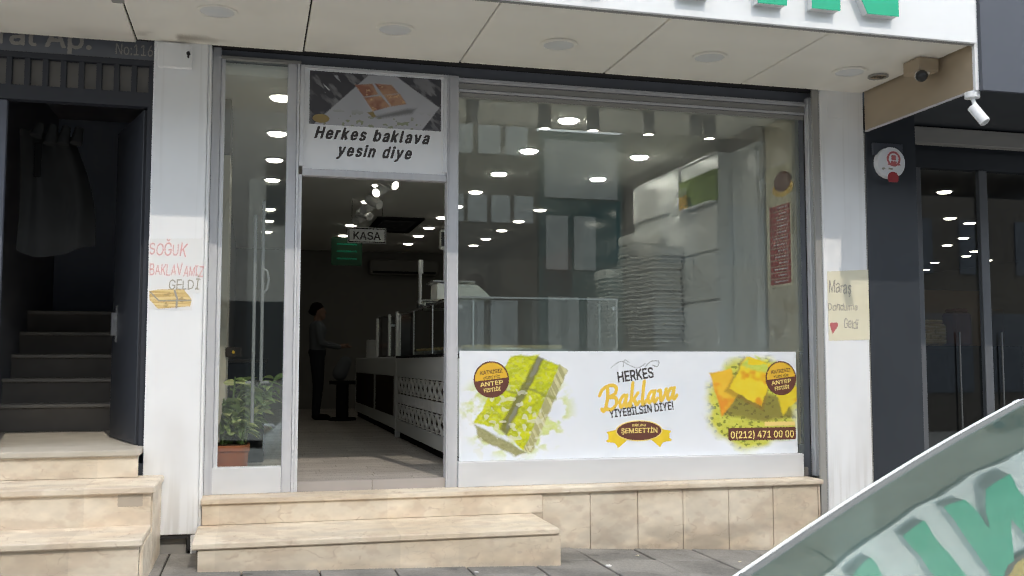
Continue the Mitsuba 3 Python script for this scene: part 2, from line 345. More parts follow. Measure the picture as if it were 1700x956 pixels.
PLATE = ccw([(0.420, 3.094), (0.779, 3.446), (0.955, 3.468), (1.305, 3.238), (1.171, 3.058), (0.387, 3.057)])
BK = [ccw([(0.679, 3.368), (0.806, 3.385), (0.850, 3.308), (0.745, 3.283)]), ccw([(0.823, 3.387), (0.946, 3.386), (1.000, 3.327), (0.885, 3.306)]), ccw([(0.745, 3.279), (0.868, 3.300), (0.939, 3.224), (0.812, 3.180)]), ccw([(0.890, 3.306), (1.009, 3.323), (1.058, 3.250), (0.948, 3.225)])]
BKS = ccw([(0.675, 3.345), (0.745, 3.279), (0.812, 3.180), (1.058, 3.245), (1.054, 3.204), (0.812, 3.136), (0.729, 3.202)])
BKSH = ccw([(0.812, 3.140), (1.063, 3.214), (1.125, 3.218), (1.099, 3.180), (0.860, 3.130)])
def photo_fn(p, n, uv):
    u, v = p.x, p.z
    g = fbm(u * 30, 0, v * 30, 3)
    c = mix((0.055, 0.055, 0.065), (0.20, 0.20, 0.21), smoothstep(0.5, 0.72, fbm((u + v) * 14, 2, (u - v) * 5, 3)))
    tine = smoothstep(0.55, 0.8, noise((u * 0.7 + v * 0.75) * 85)) * inside(u, v, FORK, 0.01)
    c = over(c, (0.52, 0.53, 0.56), tine)
    c = over(c, mix((0.44, 0.44, 0.47), (0.37, 0.38, 0.40), fbm(u * 3, 0, v * 3, 3)), inside(u, v, PLATE, 0.006))
    bits = smoothstep(0.66, 0.72, fbm(u * 30, 6, v * 30, 2)) * inside(u, v, PLATE, 0.01) * smoothstep(0.0, 0.12, 3.21 - v)
    c = over(c, (0.22, 0.24, 0.13), bits * 0.8)
    c = over(c, (0.13, 0.13, 0.13), inside(u, v, BKSH, 0.015) * 0.8)
    c = over(c, mix((0.20, 0.15, 0.07), (0.30, 0.24, 0.10), g), inside(u, v, BKS, 0.005))
    for q in BK:
        c = over(c, mix((0.42, 0.24, 0.15), (0.28, 0.12, 0.08), smoothstep(0.35, 0.65, fbm(u * 13, 3, v * 13, 3))), inside(u, v, q, 0.006))
        c = over(c, (0.68, 0.44, 0.24), inside(u, v, q, 0.006) * smoothstep(0.60, 0.75, g) * 0.6)
    return c
FORK = ccw([(0.450, 3.405), (0.553, 3.430), (0.580, 3.361), (0.469, 3.300)])
princ('mat_photo_print', photo_fn, 0.4)
def drawing_fn(p, n, uv):
    lay = smoothstep(0.3, 0.7, noise(p.z * 140, p.x * 6))
    return mix(mix((0.74, 0.58, 0.28), (0.58, 0.40, 0.15), lay), mi.Color3f(0.30, 0.20, 0.08), smoothstep(0.6, 0.75, fbm(p.x * 30, 0, p.z * 30, 3)) * 0.6)
princ('mat_drawing', drawing_fn, 0.7)
def poster_fn(p, n, uv):
    k = dr.floor(p.x / 0.62); fx = p.x / 0.62 - k - 0.5; d = dr.sqrt(dr.square(fx * 0.62) + dr.square(p.z - 2.9 + 0.05 * cell_rand(k)))
    c = mix((0.28, 0.28, 0.29), (0.36, 0.36, 0.36), fbm(p.x * 2, 0, p.z * 2, 2))
    c = over(c, (0.55, 0.54, 0.52), smoothstep(0.27, 0.25, d))
    return over(c, mix((0.18, 0.09, 0.12), (0.10, 0.07, 0.05), fbm(p.x * 8, 0, p.z * 8, 3)), smoothstep(0.2, 0.17, d))
princ('mat_food_poster', poster_fn, 0.4)
princ('mat_red_poster', lambda p, n, uv: mix((0.30, 0.12, 0.09), (0.16, 0.07, 0.05), fbm(p.x * 3, 0, p.z * 2, 3)), 0.4)

# ================================================================ GROUND
def pave_z(x): return np.where(x < 2.0, 0.105 - 0.030 * (x + 0.3), 0.036 - 0.058 * (np.minimum(x, 9) - 2.0))
def grid(x0, x1, y0, y1, nx, ny, zf):
    X, Y = np.meshgrid(np.linspace(x0, x1, nx), np.linspace(y0, y1, ny), indexing='ij')
    v = np.stack([X, Y, zf(X, Y)], -1).reshape(-1, 3)
    i = np.arange(nx * ny).reshape(nx, ny)
    f = np.stack([i[:-1, :-1], i[1:, :-1], i[1:, 1:], i[:-1, 1:]], -1).reshape(-1, 4)
    return trimesh.Trimesh(v, np.vstack([f[:, [0, 1, 2]], f[:, [0, 2, 3]]]), process=False)
struct('ground', grid(-150, 150, -150, 150, 61, 61, lambda X, Y: np.clip(pave_z(X), -0.45, 0.3) - 0.34 + 0 * Y), 'mat_asphalt')
diffuse('mat_road', lambda p, n, uv: mix((0.36, 0.35, 0.33), (0.26, 0.255, 0.245), fbm(p.x * 2, p.y * 2, 0, 4)) * (0.9 + 0.2 * noise(p.x * 90, p.y * 90)))
struct('road', grid(-40, 40, -9.4, -3.0, 81, 4, lambda X, Y: pave_z(X) - 0.13), 'mat_road')
pv = struct('pavement', grid(-40, 40, -3.0, 1.0, 81, 4, lambda X, Y: pave_z(X) - 0.018), 'mat_joint')
def far_slab_fn(p, n, uv):
    fx = dr.abs(p.x / 0.46 + 0.1 - dr.floor(p.x / 0.46 + 0.1) - 0.5); fy = dr.abs(p.y / 0.46 - dr.floor(p.y / 0.46) - 0.5)
    return mix(slab_fn(p, n, uv), mi.Color3f(0.08, 0.076, 0.07), smoothstep(0.484, 0.490, dr.maximum(fx, fy)))
diffuse('mat_far_slab', far_slab_fn)
struct('pavement_outer', cat(grid(-40, 40, -3.0, -1.85, 81, 2, lambda X, Y: pave_z(X) - 0.002), grid(7.3, 40, -1.849, 1.0, 34, 2, lambda X, Y: pave_z(X) - 0.002), grid(-40, -1.45, -1.849, 1.0, 40, 2, lambda X, Y: pave_z(X) - 0.002)), 'mat_far_slab')
kb = grid(-40, 40, -3.12, -3.0, 81, 2, lambda X, Y: pave_z(X) - 0.004)
kb2 = kb.copy(); kb2.vertices[:, 2] -= 0.3
kerb_front = trimesh.Trimesh(*[np.array(a) for a in (lambda xs: (np.vstack([np.c_[xs, xs * 0 - 3.12, pave_z(xs) - 0.004], np.c_[xs, xs * 0 - 3.12, pave_z(xs) - 0.3]]),
    np.vstack([[[i, i + len(xs), i + 1], [i + 1, i + len(xs), i + len(xs) + 1]] for i in range(len(xs) - 1)])))(np.linspace(-40, 40, 81))], process=False)
struct('kerb', cat(kb, kerb_front), 'mat_concrete')
struct('opposite_pavement', grid(-40, 40, -13.6, -9.4, 81, 4, lambda X, Y: pave_z(X) + 0.0), 'mat_concrete')
# pavement slabs, laid one by one as far as the photograph shows them
S = 0.46
for iy in range(4):
    for ix in range(-3, 16):
        x0, x1 = ix * S - 0.045 + (0.23 if iy % 2 else 0) * 0.0, (ix + 1) * S - 0.045
        y1 = -0.005 - iy * S; y0 = y1 - S
        if R.random() < 0.12 and ix > 2: x1 -= 0.0
        m = bx(x0 + 0.006, x1 - 0.006, y0 + 0.006, y1 - 0.006, -0.06, 0.0, 0.004)
        v = m.vertices; tx, ty, dz = R.uniform(-.006, .006), R.uniform(-.006, .006), R.uniform(-.002, .003)
        v[:, 2] += pave_z(v[:, 0]) + tx * (v[:, 0] - x0) + ty * (v[:, 1] - y0) + dz
        part(pv, 'slab', m, 'mat_slab')

solo('paper_scrap', 'crumpled white paper scrap lying on the pavement in front of the tiled wall', 'litter', (lambda m: (m.apply_scale([.022, .017, .009]), m.apply_translation([2.27, -.72, float(pave_z(np.array(2.27))) + .008]), m)[2])(trimesh.creation.icosphere(1, 1.0)), 'mat_paper')
for i, (x, y) in enumerate([(1.35, -.83), (2.62, -.31), (3.3, -.52)]):
    solo('cigarette_end', f'cigarette end on the pavement, {nth(i)} from the left', 'litter', cyl((x, y, float(pave_z(np.array(x))) + .004), (x + .024, y + .01 * (i - 1), float(pave_z(np.array(x + .024))) + .004), .004, 8), 'mat_paper_cream' if i else 'mat_paper')
# ================================================================ SHOP SHELL
struct('shop_floor', bx(-0.33, 4.30, 0.2165, 11.5, 0.40, 0.52), 'mat_floor')
struct('shop_ceiling', bx(-0.33, 4.30, 0.29, 11.5, 3.40, 3.55), 'mat_inner_ceiling')
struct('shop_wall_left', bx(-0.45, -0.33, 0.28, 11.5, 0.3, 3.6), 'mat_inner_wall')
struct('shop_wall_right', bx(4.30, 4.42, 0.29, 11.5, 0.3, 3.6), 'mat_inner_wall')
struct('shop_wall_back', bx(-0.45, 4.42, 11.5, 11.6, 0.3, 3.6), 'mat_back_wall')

# the house above and between
hb = thing('shop_building', 'plain rendered house front above the white shop canopy', 'building')
part(hb, 'wall', cat(bx(-9.0, 4.75, 0.35, 0.6, 3.62, 10.5), bx(-9.0, -1.0, 0.62, 0.9, 3.9, 4.2)), 'mat_concrete')
part(hb, 'side_wall', bx(-9.0, -2.42, 0.16, 0.5, 0.0, 3.61), 'mat_white_unit_b')
for i in range(5):
    w = part(hb, 'window', bx(-3.9 + i * 1.8, -2.9 + i * 1.8, 0.31, 0.36, 6.0, 7.4), 'mat_alu_light')
    part(w, 'pane', bx(-3.83 + i * 1.8, -2.97 + i * 1.8, 0.30, 0.308, 6.07, 7.33), 'mat_navy')

# ---------------------------------------------------------------- pillars
def pillar(x0, x1, zb, label):
    t = thing('pillar', label, 'pillar')
    part(t, 'cladding', bx(x0, x1, 0.0, 0.34 if x0 < 0 else 0.10, zb, 3.535, 0.004), 'mat_white_clad')
    if x0 > 0: part(t, 'rear', bx(x0 + .08, x1, 0.102, 0.34, zb, 3.535), 'mat_white_clad')
    return t
pl = pillar(-0.685, -0.335, 0.225, 'white clad pillar left of the shop door, with a handwritten notice, its foot broken open')
part(pl, 'edge_trim', bx(-0.333, -0.314, 0.02, 0.34, 0.23, 3.53, 0.003), 'mat_white_clad')
part(pl, 'core', cat(bx(-0.60, -0.40, 0.06, 0.30, 0.04, 0.26, 0.01), bx(-0.59, -0.41, 0.05, 0.2, 0.165, 0.19)), 'mat_concrete')
part(pl, 'foot_bracket', cat(bx(-0.615, -0.385, 0.012, 0.03, 0.196, 0.222), bx(-0.617, -0.595, 0.01, 0.03, 0.10, 0.20), bx(-0.40, -0.378, 0.01, 0.03, 0.12, 0.20)), 'mat_seal')
part(pl, 'loose_strip', bx(-0.378, -0.340, 0.0, 0.012, 0.06, 0.22), 'mat_white_clad')
pr = pillar(4.345, 4.735, -0.12, 'white clad pillar at the right end of the shop, with a cream notice')
part(pr, 'side_trim', bx(4.287, 4.343, 0.015, 0.04, -0.12, 3.53, 0.003), 'mat_grey_trim')
part(pr, 'top_panel', bx(4.41, 4.73, -0.004, 0.02, 3.30, 3.53), 'mat_white_clad')

jb = thing('junction_box', 'small white junction box at the top of the left pillar', 'junction box')
part(jb, 'cover', bx(-0.655, -0.44, -0.045, -0.001, 3.33, 3.50, 0.006), 'mat_white_clad')
part(jb, 'sensor', cat(cyl((-0.462, -0.052, 3.43), (-0.462, -0.044, 3.43), 0.013, 12), bx(-0.467, -0.457, -0.053, -0.046, 3.40, 3.445)), 'mat_seal')

# ---------------------------------------------------------------- marble plinth and steps
bw = thing('plinth_wall', 'low beige marble wall of upright tiles under the shop window', 'wall')
part(bw, 'core', bx(-0.30, 4.27, 0.035, 0.2, -0.4, 0.39), 'mat_concrete')
xs = [-0.302, 0.10, 0.55, 1.02, 1.45, 1.86, 2.031, 2.395, 2.764, 3.123, 3.496, 3.867, 4.253]
for a, b in zip(xs[:-1], xs[1:]):
    part(bw, 'tile', bx(a + 0.002, b - 0.002, 0.004 + R.uniform(0, .003), 0.034, float(pave_z(np.array(a))) - 0.12, 0.414, 0.003), 'mat_stone')
part(bw, 'end_tile', bx(4.256, 4.272, 0.006, 0.2, -0.2, 0.414, 0.002), 'mat_stone')
part(bw, 'ledge', bx(-0.318, 4.285, -0.028, 0.215, 0.4145, 0.452, 0.006), 'mat_stone')
st = thing('stone_steps', 'two beige marble steps up to the shop door', 'steps')
part(st, 'riser', bx(-0.30, 1.965, -0.655, -0.628, -0.05, 0.232, 0.003), 'mat_stone')
part(st, 'tread', bx(-0.335, 1.955, -0.675, -0.0, 0.236, 0.277, 0.008), 'mat_stone')
part(st, 'upper_riser', bx(-0.31, 2.028, -0.008, 0.003, 0.279, 0.412, 0.002), 'mat_stone')
part(st, 'end_panel', bx(1.942, 1.965, -0.626, -0.001, -0.05, 0.234, 0.002), 'mat_stone')
part(st, 'left_end_panel', bx(-0.30, -0.275, -0.626, -0.001, -0.05, 0.234, 0.002), 'mat_stone')

sl = thing('stone_steps', 'three beige marble steps rising to the dark doorway on the left', 'steps')
part(sl, 'landing', bx(-3.2, -0.692, -0.15, 1.85, 0.753, 0.795, 0.008), 'mat_landing')
part(sl, 'riser', bx(-3.2, -0.705, -0.12, -0.08, 0.62, 0.752), 'mat_stone')
part(sl, 'tread', bx(-3.2, -0.552, -0.645, -0.004, 0.575, 0.617, 0.008), 'mat_stone')
part(sl, 'riser', bx(-3.2, -0.575, -0.615, -0.585, 0.39, 0.574), 'mat_stone', label='middle riser with a darker patched corner')
part(sl, 'tread', bx(-3.2, -0.572, -1.115, -0.50, 0.347, 0.389, 0.008), 'mat_stone')
part(sl, 'riser', bx(-3.2, -0.59, -1.085, -1.055, -0.1, 0.346), 'mat_stone')
part(sl, 'side_panel', cat(bx(-0.588, -0.566, -0.583, -0.006, -0.1, 0.574), bx(-0.588, -0.568, -1.054, -0.585, -0.1, 0.346)), 'mat_stone')
part(sl, 'patch', bx(-0.76, -0.62, -0.6165, -0.6145, 0.50, 0.572), 'mat_patch')

# ---------------------------------------------------------------- canopy
cp = thing('canopy', 'white canopy box over the shop with cream soffit panels underneath', 'canopy')
seams = [-2.6, -1.9, -0.80, 0.30, 1.41, 2.52, 3.65, 4.725]
drop = [0.0, -0.012, -0.006, 0.0, 0.004, 0.002, 0.003]
for (a, b), d in zip(zip(seams[:-1], seams[1:]), drop):
    part(cp, 'soffit_panel', bx(a + 0.006, b - 0.006, -1.285, -0.004 + (0.05 if a < -1 else 0), 3.52 + d, 3.545 + d, 0.003), 'mat_soffit')
part(cp, 'seam_backing', bx(-2.6, 4.72, -1.28, 0.34, 3.56, 3.60), 'mat_seal')
part(cp, 'fascia', bx(-2.62, 4.735, -1.325, -1.30, 3.52, 5.1, 0.004), 'mat_fascia')
part(cp, 'drip_edge', bx(-2.6, 4.73, -1.2985, -1.286, 3.512, 3.56), 'mat_grey_trim')
part(cp, 'lid', bx(-2.6, 4.72, -1.296, 0.34, 5.04, 5.08), 'mat_fascia')
part(cp, 'open_gap', bx(-0.86, -0.79, -1.28, -0.72, 3.506, 3.5185), 'mat_grey_trim', label='dark gap strip between two soffit panels')
ck = thing('end_panel', 'beige brown panel closing the right end of the canopy', 'panel')
part(ck, 'board', bx(4.742, 4.756, -1.27, -0.01, 3.215, 4.7), 'mat_cheek')
part(ck, 'front_edge', bx(4.7365, 4.7645, -1.297, -1.272, 3.205, 5.05), 'mat_white_clad')
part(ck, 'bottom_edge', bx(4.738, 4.758, -1.27, -0.01, 3.205, 3.2145), 'mat_alu')
for x, y, w in [(-0.255, -0.70, 'leftmost of the row'), (0.856, -0.64, 'second from the left'), (1.98, -0.60, 'middle one of the row'), (3.10, -0.60, 'fourth from the left'), (4.27, -0.53, 'rightmost, beside the vent')]:
    t = thing('soffit_lamp', f'round unlit lamp in the cream canopy soffit, {w}', 'lamp', 'round lamps in the canopy soffit')
    part(t, 'rim', trimesh.creation.annulus(0.105, 0.125, 0.012, sections=40, transform=trimesh.transformations.translation_matrix([x, y, 3.513])), 'mat_soffit', 40)
    part(t, 'diffuser', cyl((x, y, 3.511), (x, y, 3.519), 0.104, 40), 'mat_white_unit', 40)
t = thing('vent_grille', 'small oval vent in the soffit beside the rightmost lamp', 'vent')
part(t, 'disc', cyl((4.548, -0.48, 3.512), (4.548, -0.48, 3.519), 0.06, 24), 'mat_cheek', 40)
part(t, 'ring', trimesh.creation.annulus(0.06, 0.075, 0.012, sections=28, transform=trimesh.transformations.translation_matrix([4.548, -0.48, 3.513])), 'mat_grey_trim', 40)
part(t, 'slot', cat(*[bx(4.50, 4.60, -0.505 + i * 0.022, -0.497 + i * 0.022, 3.509, 3.5115) for i in range(3)]), 'mat_seal')

# cameras
t = thing('security_camera', 'dome style security camera hanging under a square bracket at the right end of the soffit', 'security camera')
part(t, 'bracket', bx(4.53, 4.70, -0.98, -0.80, 3.42, 3.518, 0.008), 'mat_cheek')
ball = trimesh.creation.icosphere(3, 0.042); ball.apply_translation([4.545, -0.99, 3.375])
part(t, 'housing', cat(cyl((4.60, -0.92, 3.42), (4.565, -0.955, 3.385), 0.042, 20), cyl((4.61, -0.91, 3.415), (4.61, -0.91, 3.43), 0.05, 20)), 'mat_white_clad', 40)
part(t, 'lens', ball, 'mat_black_plastic', True)
t = thing('security_camera', 'white bullet security camera under the bottom corner of the beige end panel', 'security camera')
part(t, 'base', cyl((4.757, -1.235, 3.165), (4.757, -1.235, 3.205), 0.05, 20), 'mat_white_clad', 40)
part(t, 'arm', tube([(4.757, -1.235, 3.17), (4.762, -1.245, 3.13), (4.768, -1.26, 3.10)], 0.014, 10), 'mat_white_clad', 40)
part(t, 'housing', cyl((4.755, -1.235, 3.105), (4.80, -1.30, 2.985), 0.036, 20), 'mat_white_clad', 40)
part(t, 'lens', cyl((4.80, -1.30, 2.985), (4.801, -1.302, 2.982), 0.03, 20), 'mat_white_unit_b', 40)

# ---------------------------------------------------------------- raised letters on the fascia
def stroke(pts, w=0.205): return LineString(pts).buffer(w / 2, cap_style='flat', join_style='mitre', mitre_limit=8)
def arc(cx, cy, rx, ry, a0, a1, n=18): return [(cx + rx * math.cos(math.radians(a0 + (a1 - a0) * i / n)), cy + ry * math.sin(math.radians(a0 + (a1 - a0) * i / n))) for i in range(n + 1)]
H, B0 = 0.88, 3.625
def letter(ch, x, w):
    h = 0.1025
    if ch in 'SŞ':
        c = stroke(arc(w / 2, H - 0.27, w / 2 - h, 0.27 - h, 15, 270) + arc(w / 2, 0.27 - 0.0, w / 2 - h, 0.27 - h + 0.03, 90, -165)[1:], 0.19)
        if ch == 'Ş': c = unary_union([c, stroke([(w / 2, 0), (w / 2 + 0.02, -0.06)], 0.1)])
    elif ch == 'E': c = unary_union([sbox(0, 0, 0.205, H)] + [sbox(0, z, w, z + 0.18) for z in (0, H / 2 - 0.09, H - 0.18)])
    elif ch == 'T': c = unary_union([sbox(w / 2 - h, 0, w / 2 + h, H), sbox(0, H - 0.19, w, H)])
    elif ch == 'İ': c = unary_union([sbox(0, 0, 0.205, H - 0.16), sbox(0, H - 0.1, 0.205, H + 0.06)])
    elif ch == 'N': c = unary_union([sbox(0, 0, 0.205, H), sbox(w - 0.205, 0, w, H), poly([(0, H), (0.235, H), (w, 0), (w - 0.235, 0)])])
    elif ch == 'M': c = unary_union([sbox(0, 0, 0.19, H), sbox(w - 0.19, 0, w, H), poly([(0, H), (0.21, H), (w / 2 + 0.1, 0.25), (w / 2 - 0.1, 0.25)]), poly([(w, H), (w - 0.21, H), (w / 2 - 0.1, 0.25), (w / 2 + 0.1, 0.25)])])
    return affinity.translate(c, x, B0)
for ch, x, w, lab in [('Ş', -1.75, .56, 'first letter, with a hooked tail'), ('E', -1.10, .50, 'second letter'), ('M', -0.50, .74, 'third letter'), ('S', 0.36, .56, 'fourth letter'), ('E', 1.03, .50, 'fifth letter'),
                      ('T', 1.63, .60, 'sixth letter'), ('T', 2.33, .60, 'seventh letter'), ('İ', 3.055, .205, 'narrow stem beside the last letter'), ('N', 3.44, .64, 'last letter at the right')]:
    t = thing('sign_letter', f'raised green channel letter on the white fascia, {lab}', 'letter', 'green letters on the white fascia')
    sh = letter(ch, x, w)
    part(t, 'face', on_wall(sh, -1.395, 0.004), 'mat_letter_green')
    part(t, 'return', on_wall(sh.buffer(-0.004), -1.3905, 0.065), 'mat_letter_side')
# gold emblem left of the lettering
t = thing('sign_emblem', 'oval gold emblem with a brown rim on the white fascia', 'emblem')
el = affinity.scale(Point(0, 0).buffer(1, 32), 0.42, 0.2)
part(t, 'oval', on_wall(affinity.translate(el, 3.72, 4.76), -1.35, 0.02), 'mat_gold')
part(t, 'ring', on_wall(affinity.translate(el.buffer(0.03).difference(el), 3.72, 4.76), -1.36, 0.03), 'mat_brown_print')

# ================================================================ SHOPFRONT (aluminium)
sf = thing('shopfront', 'grey aluminium shopfront with an open doorway, a tall side pane and a wide window', 'shopfront')
part(sf, 'head_plate', bx(-0.33, 4.41, 0.235, 0.30, 3.485, 3.66), 'mat_frame_dark')
part(sf, 'head_rail', bx(-0.31, 0.296, 0.20, 0.27, 3.487, 3.512, 0.003), 'mat_grey_trim')
part(sf, 'stile', bx(-0.311, -0.256, 0.18, 0.28, 0.452, 3.56, 0.003), 'mat_alu')
part(sf, 'inner_stile', bx(-0.254, -0.226, 0.20, 0.26, 0.452, 3.486, 0.003), 'mat_alu_light')
part(sf, 'mullion', bx(0.203, 0.268, 0.20, 0.29, 0.452, 3.486, 0.003), 'mat_alu')
part(sf, 'door_stile', cat(bx(0.270, 0.286, 0.19, 0.28, 0.452, 3.486, 0.002), bx(0.2875, 0.312, 0.205, 0.28, 0.452, 2.69, 0.002)), 'mat_alu_light')
part(sf, 'mullion', cat(bx(1.362, 1.372, 0.19, 0.30, 0.452, 3.486, 0.002), bx(1.3735, 1.448, 0.20, 0.29, 0.452, 3.486, 0.003)), 'mat_alu')
part(sf, 'door_head', bx(0.3135, 1.361, 0.21, 0.28, 2.685, 2.735, 0.003), 'mat_alu')
for i, (z0, z1, y) in enumerate([(3.445, 3.475, .20), (3.395, 3.440, .225), (3.375, 3.392, .215), (3.335, 3.372, .235)]):
    part(sf, 'window_rail', bx(1.4495, 4.338, y, 0.285, z0, z1, 0.003), 'mat_grey_trim' if i % 2 else 'mat_alu')
part(sf, 'window_stile', bx(4.285, 4.336, 0.245, 0.29, 0.452, 3.334), 'mat_frame_dark')
part(sf, 'edge_strip', bx(4.342, 4.377, 0.18, 0.24, 0.452, 3.51, 0.003), 'mat_alu_light')
part(sf, 'seal', bx(4.378, 4.41, 0.23, 0.27, 0.452, 3.5), 'mat_seal'); part(sf, 'seal', bx(-0.334, -0.312, 0.22, 0.26, 0.452, 3.5), 'mat_seal')
part(sf, 'kick_panel', bx(-0.262, 0.2005, 0.183, 0.27, 0.4525, 0.634, 0.004), 'mat_kick')
part(sf, 'kick_panel', bx(1.4495, 4.233, 0.165, 0.27, 0.4525, 0.632, 0.004), 'mat_kick')
part(sf, 'kick_recess', bx(4.2345, 4.3405, 0.245, 0.27, 0.4525, 0.70), 'mat_frame_dark')
def pane(x0, x1, y, z0, z1):
    return trimesh.Trimesh([[x0, y, z0], [x1, y, z0], [x1, y, z1], [x0, y, z1]], [[0, 1, 2], [0, 2, 3]], process=False)
part(sf, 'side_pane', pane(-0.225, 0.202, 0.232, 0.635, 3.486), 'mat_glass')
part(sf, 'window_pane', pane(1.4495, 4.284, 0.232, 0.633, 3.334), 'mat_glass')
def smear(p, n, uv):
    return 0.020 + 0.030 * smoothstep(0.35, 0.75, fbm(p.x * 1.1 + p.z * 0.5, 2.0, p.z * 1.6, 3)) + 0.01 * noise(p.x * 14, 0, p.z * 3)
scene['mat_dust'] = {'type': 'mask', 'opacity': proc(smear), 'nested': {'type': 'twosided', 'b': {'type': 'diffuse', 'reflectance': rgb(0.60, 0.66, 0.60)}}}
part(sf, 'window_dust', pane(1.4495, 4.284, 0.2295, 1.438, 3.334), 'mat_dust', label='thin film of street dust on the window pane')
# sliding leaf parked behind the side pane
sd = thing('sliding_door', 'clear glass sliding door leaf parked behind the tall side pane', 'door')
part(sd, 'pane', pane(-0.05, 0.262, 0.33, 0.56, 2.66), 'mat_glass')
part(sd, 'handle', cat(cyl((0.00, 0.31, 0.93), (0.00, 0.31, 2.40), 0.012, 12), cyl((0.055, 0.31, 1.22), (0.055, 0.31, 2.50), 0.012, 12), bx(-0.05, 0.0, 0.305, 0.32, 1.205, 1.222), bx(0.05, 0.11, 0.305, 0.32, 1.205, 1.222),
     tube([(0.055, 0.31, 2.02), (0.085, 0.31, 2.0), (0.098, 0.31, 1.94), (0.085, 0.31, 1.87), (0.06, 0.31, 1.84)], 0.008)), 'mat_handle_dull', 40)
part(sd, 'bottom_rail', bx(-0.05, 0.268, 0.32, 0.345, 0.525, 0.559), 'mat_alu')

# transom panel over the door with the baklava photograph
tp = thing('transom_sign', 'white sign panel over the shop door with a photograph of baklava and italic lettering', 'sign')
part(tp, 'board', bx(0.3135, 1.361, 0.222, 0.26, 2.737, 3.484), 'mat_print_white')
part(tp, 'border', cat(bx(0.290, 0.322, 0.196, 0.2215, 2.75, 3.4855, 0.002), bx(1.335, 1.361, 0.196, 0.2215, 2.75, 3.4855, 0.002), bx(0.3225, 1.3345, 0.196, 0.2215, 3.462, 3.4855, 0.002)), 'mat_alu_light')
part(tp, 'photograph', bx(0.358, 1.316, 0.2175, 0.2215, 3.062, 3.452), 'mat_photo_print')
def brush(txt, x, z, h, width, y):
    out = []; cx = 0.0
    for ch in txt:
        if ch == ' ': cx += h * .62; continue
        ms = [meshkit.text_mesh(ch, h, .001, True)]
        v = ms[0].vertices; w = v[:, 0].max() - v[:, 0].min(); x_min = v[:, 0].min()
        for i, (dx, dz) in enumerate([(0, 0), (.007, .001), (.0035, .003)]):
            m = ms[0].copy(); q = m.vertices
            X = (q[:, 0] - x_min) * (.92 if w > h * .3 else 1.0) + dx; Z = q[:, 1] + dz
            out.append((cx + X + .36 * Z + .03 * h * np.sin(Z / h * 5), -q[:, 2] - .0002 * i, Z, m.faces))
        cx += w * .92 + h * .30
    k = width / (cx - h * .3)
    return cat(*[trimesh.Trimesh(np.c_[x + X * k, y + Y, z + Z], f, process=False) for X, Y, Z, f in out])
for txt, x, z, w in [('Herkes baklava', 0.395, 2.962, 0.82), ('yesin diye', 0.555, 2.842, 0.53)]:
    part(tp, 'lettering', brush(txt, x, z, .082, w, .2215), 'mat_ink')
em = affinity.scale(Point(0, 0).buffer(1, 20), 0.06, 0.032)
princ('mat_dull_gold', (0.30, 0.22, 0.09), 0.5)
part(tp, 'small_emblem', on_wall(affinity.translate(em, 0.440, 3.105), 0.2155, 0.0018), 'mat_dull_gold')

# ---------------------------------------------------------------- banner
bn = thing('window_banner', 'white printed banner with green and yellow baklava along the foot of the window', 'banner')
part(bn, 'sheet', bx(1.463, 4.213, 0.222, 0.226, 0.6345, 1.437), 'mat_banner')
YB = 0.2215
def seal_round(cx, cz, r, parent):
    part(parent, 'round_seal', on_wall(Point(cx, cz).buffer(r, 32), YB - 0.0015, 0.0015), 'mat_brown_print', label='round gold and brown seal with small lettering')
    top = Point(cx, cz).buffer(r - 0.010, 32).intersection(poly([(cx - r, cz - r * .12), (cx + r, cz + r * 0.12), (cx + r, cz + r), (cx - r, cz + r)]))
    k = [k for k in scene if k.startswith(parent + '__round_seal')][-1]
    part(parent, 'seal_field', on_wall(top, YB - 0.003, 0.0014), 'mat_gold')
    for m in (text_at('KATKISIZ', cx, cz + r * .32, r * .2, YB - .0032, .001, True, rot=.12, width=r * 1.25, center=True), text_at('YÜZDE YÜZ', cx, cz + r * .05, r * .14, YB - .0032, .001, True, rot=.12, width=r * .95, center=True)): part(parent, 'seal_lettering', m, 'mat_brown_print')
    for m in (text_at('ANTEP', cx + r * .02, cz - r * .33, r * .22, YB - .002, .001, True, rot=.12, width=r * 1.3, center=True), text_at('FISTIĞI', cx + r * .06, cz - r * .66, r * .2, YB - .002, .001, True, rot=.12, width=r * 0.95, center=True)): part(parent, 'seal_lettering', m, 'mat_gold_pale')
(sx, sz), = [(1.705, 1.227)]
seal_round(sx, sz, 0.134, bn)
(sx, sz), = [(4.076, 1.228)]
seal_round(sx, sz, 0.135, bn)
(ax, az), (bx_, bz) = [(2.693, 1.199), (2.988, 1.238)]
part(bn, 'lettering', text_at('HERKES', ax, az, 0.078, YB, .0015, True, rot=math.atan2(bz - az, bx_ - ax), width=bx_ - ax), 'mat_ink')
(ax, az), (bx_, bz) = [(2.627, 0.931), (3.154, 0.993)]
part(bn, 'lettering', text_at('YİYEBİLSİN DİYE!', ax, az, 0.060, YB, .0015, True, rot=math.atan2(bz - az, bx_ - ax), width=bx_ - ax), 'mat_ink')
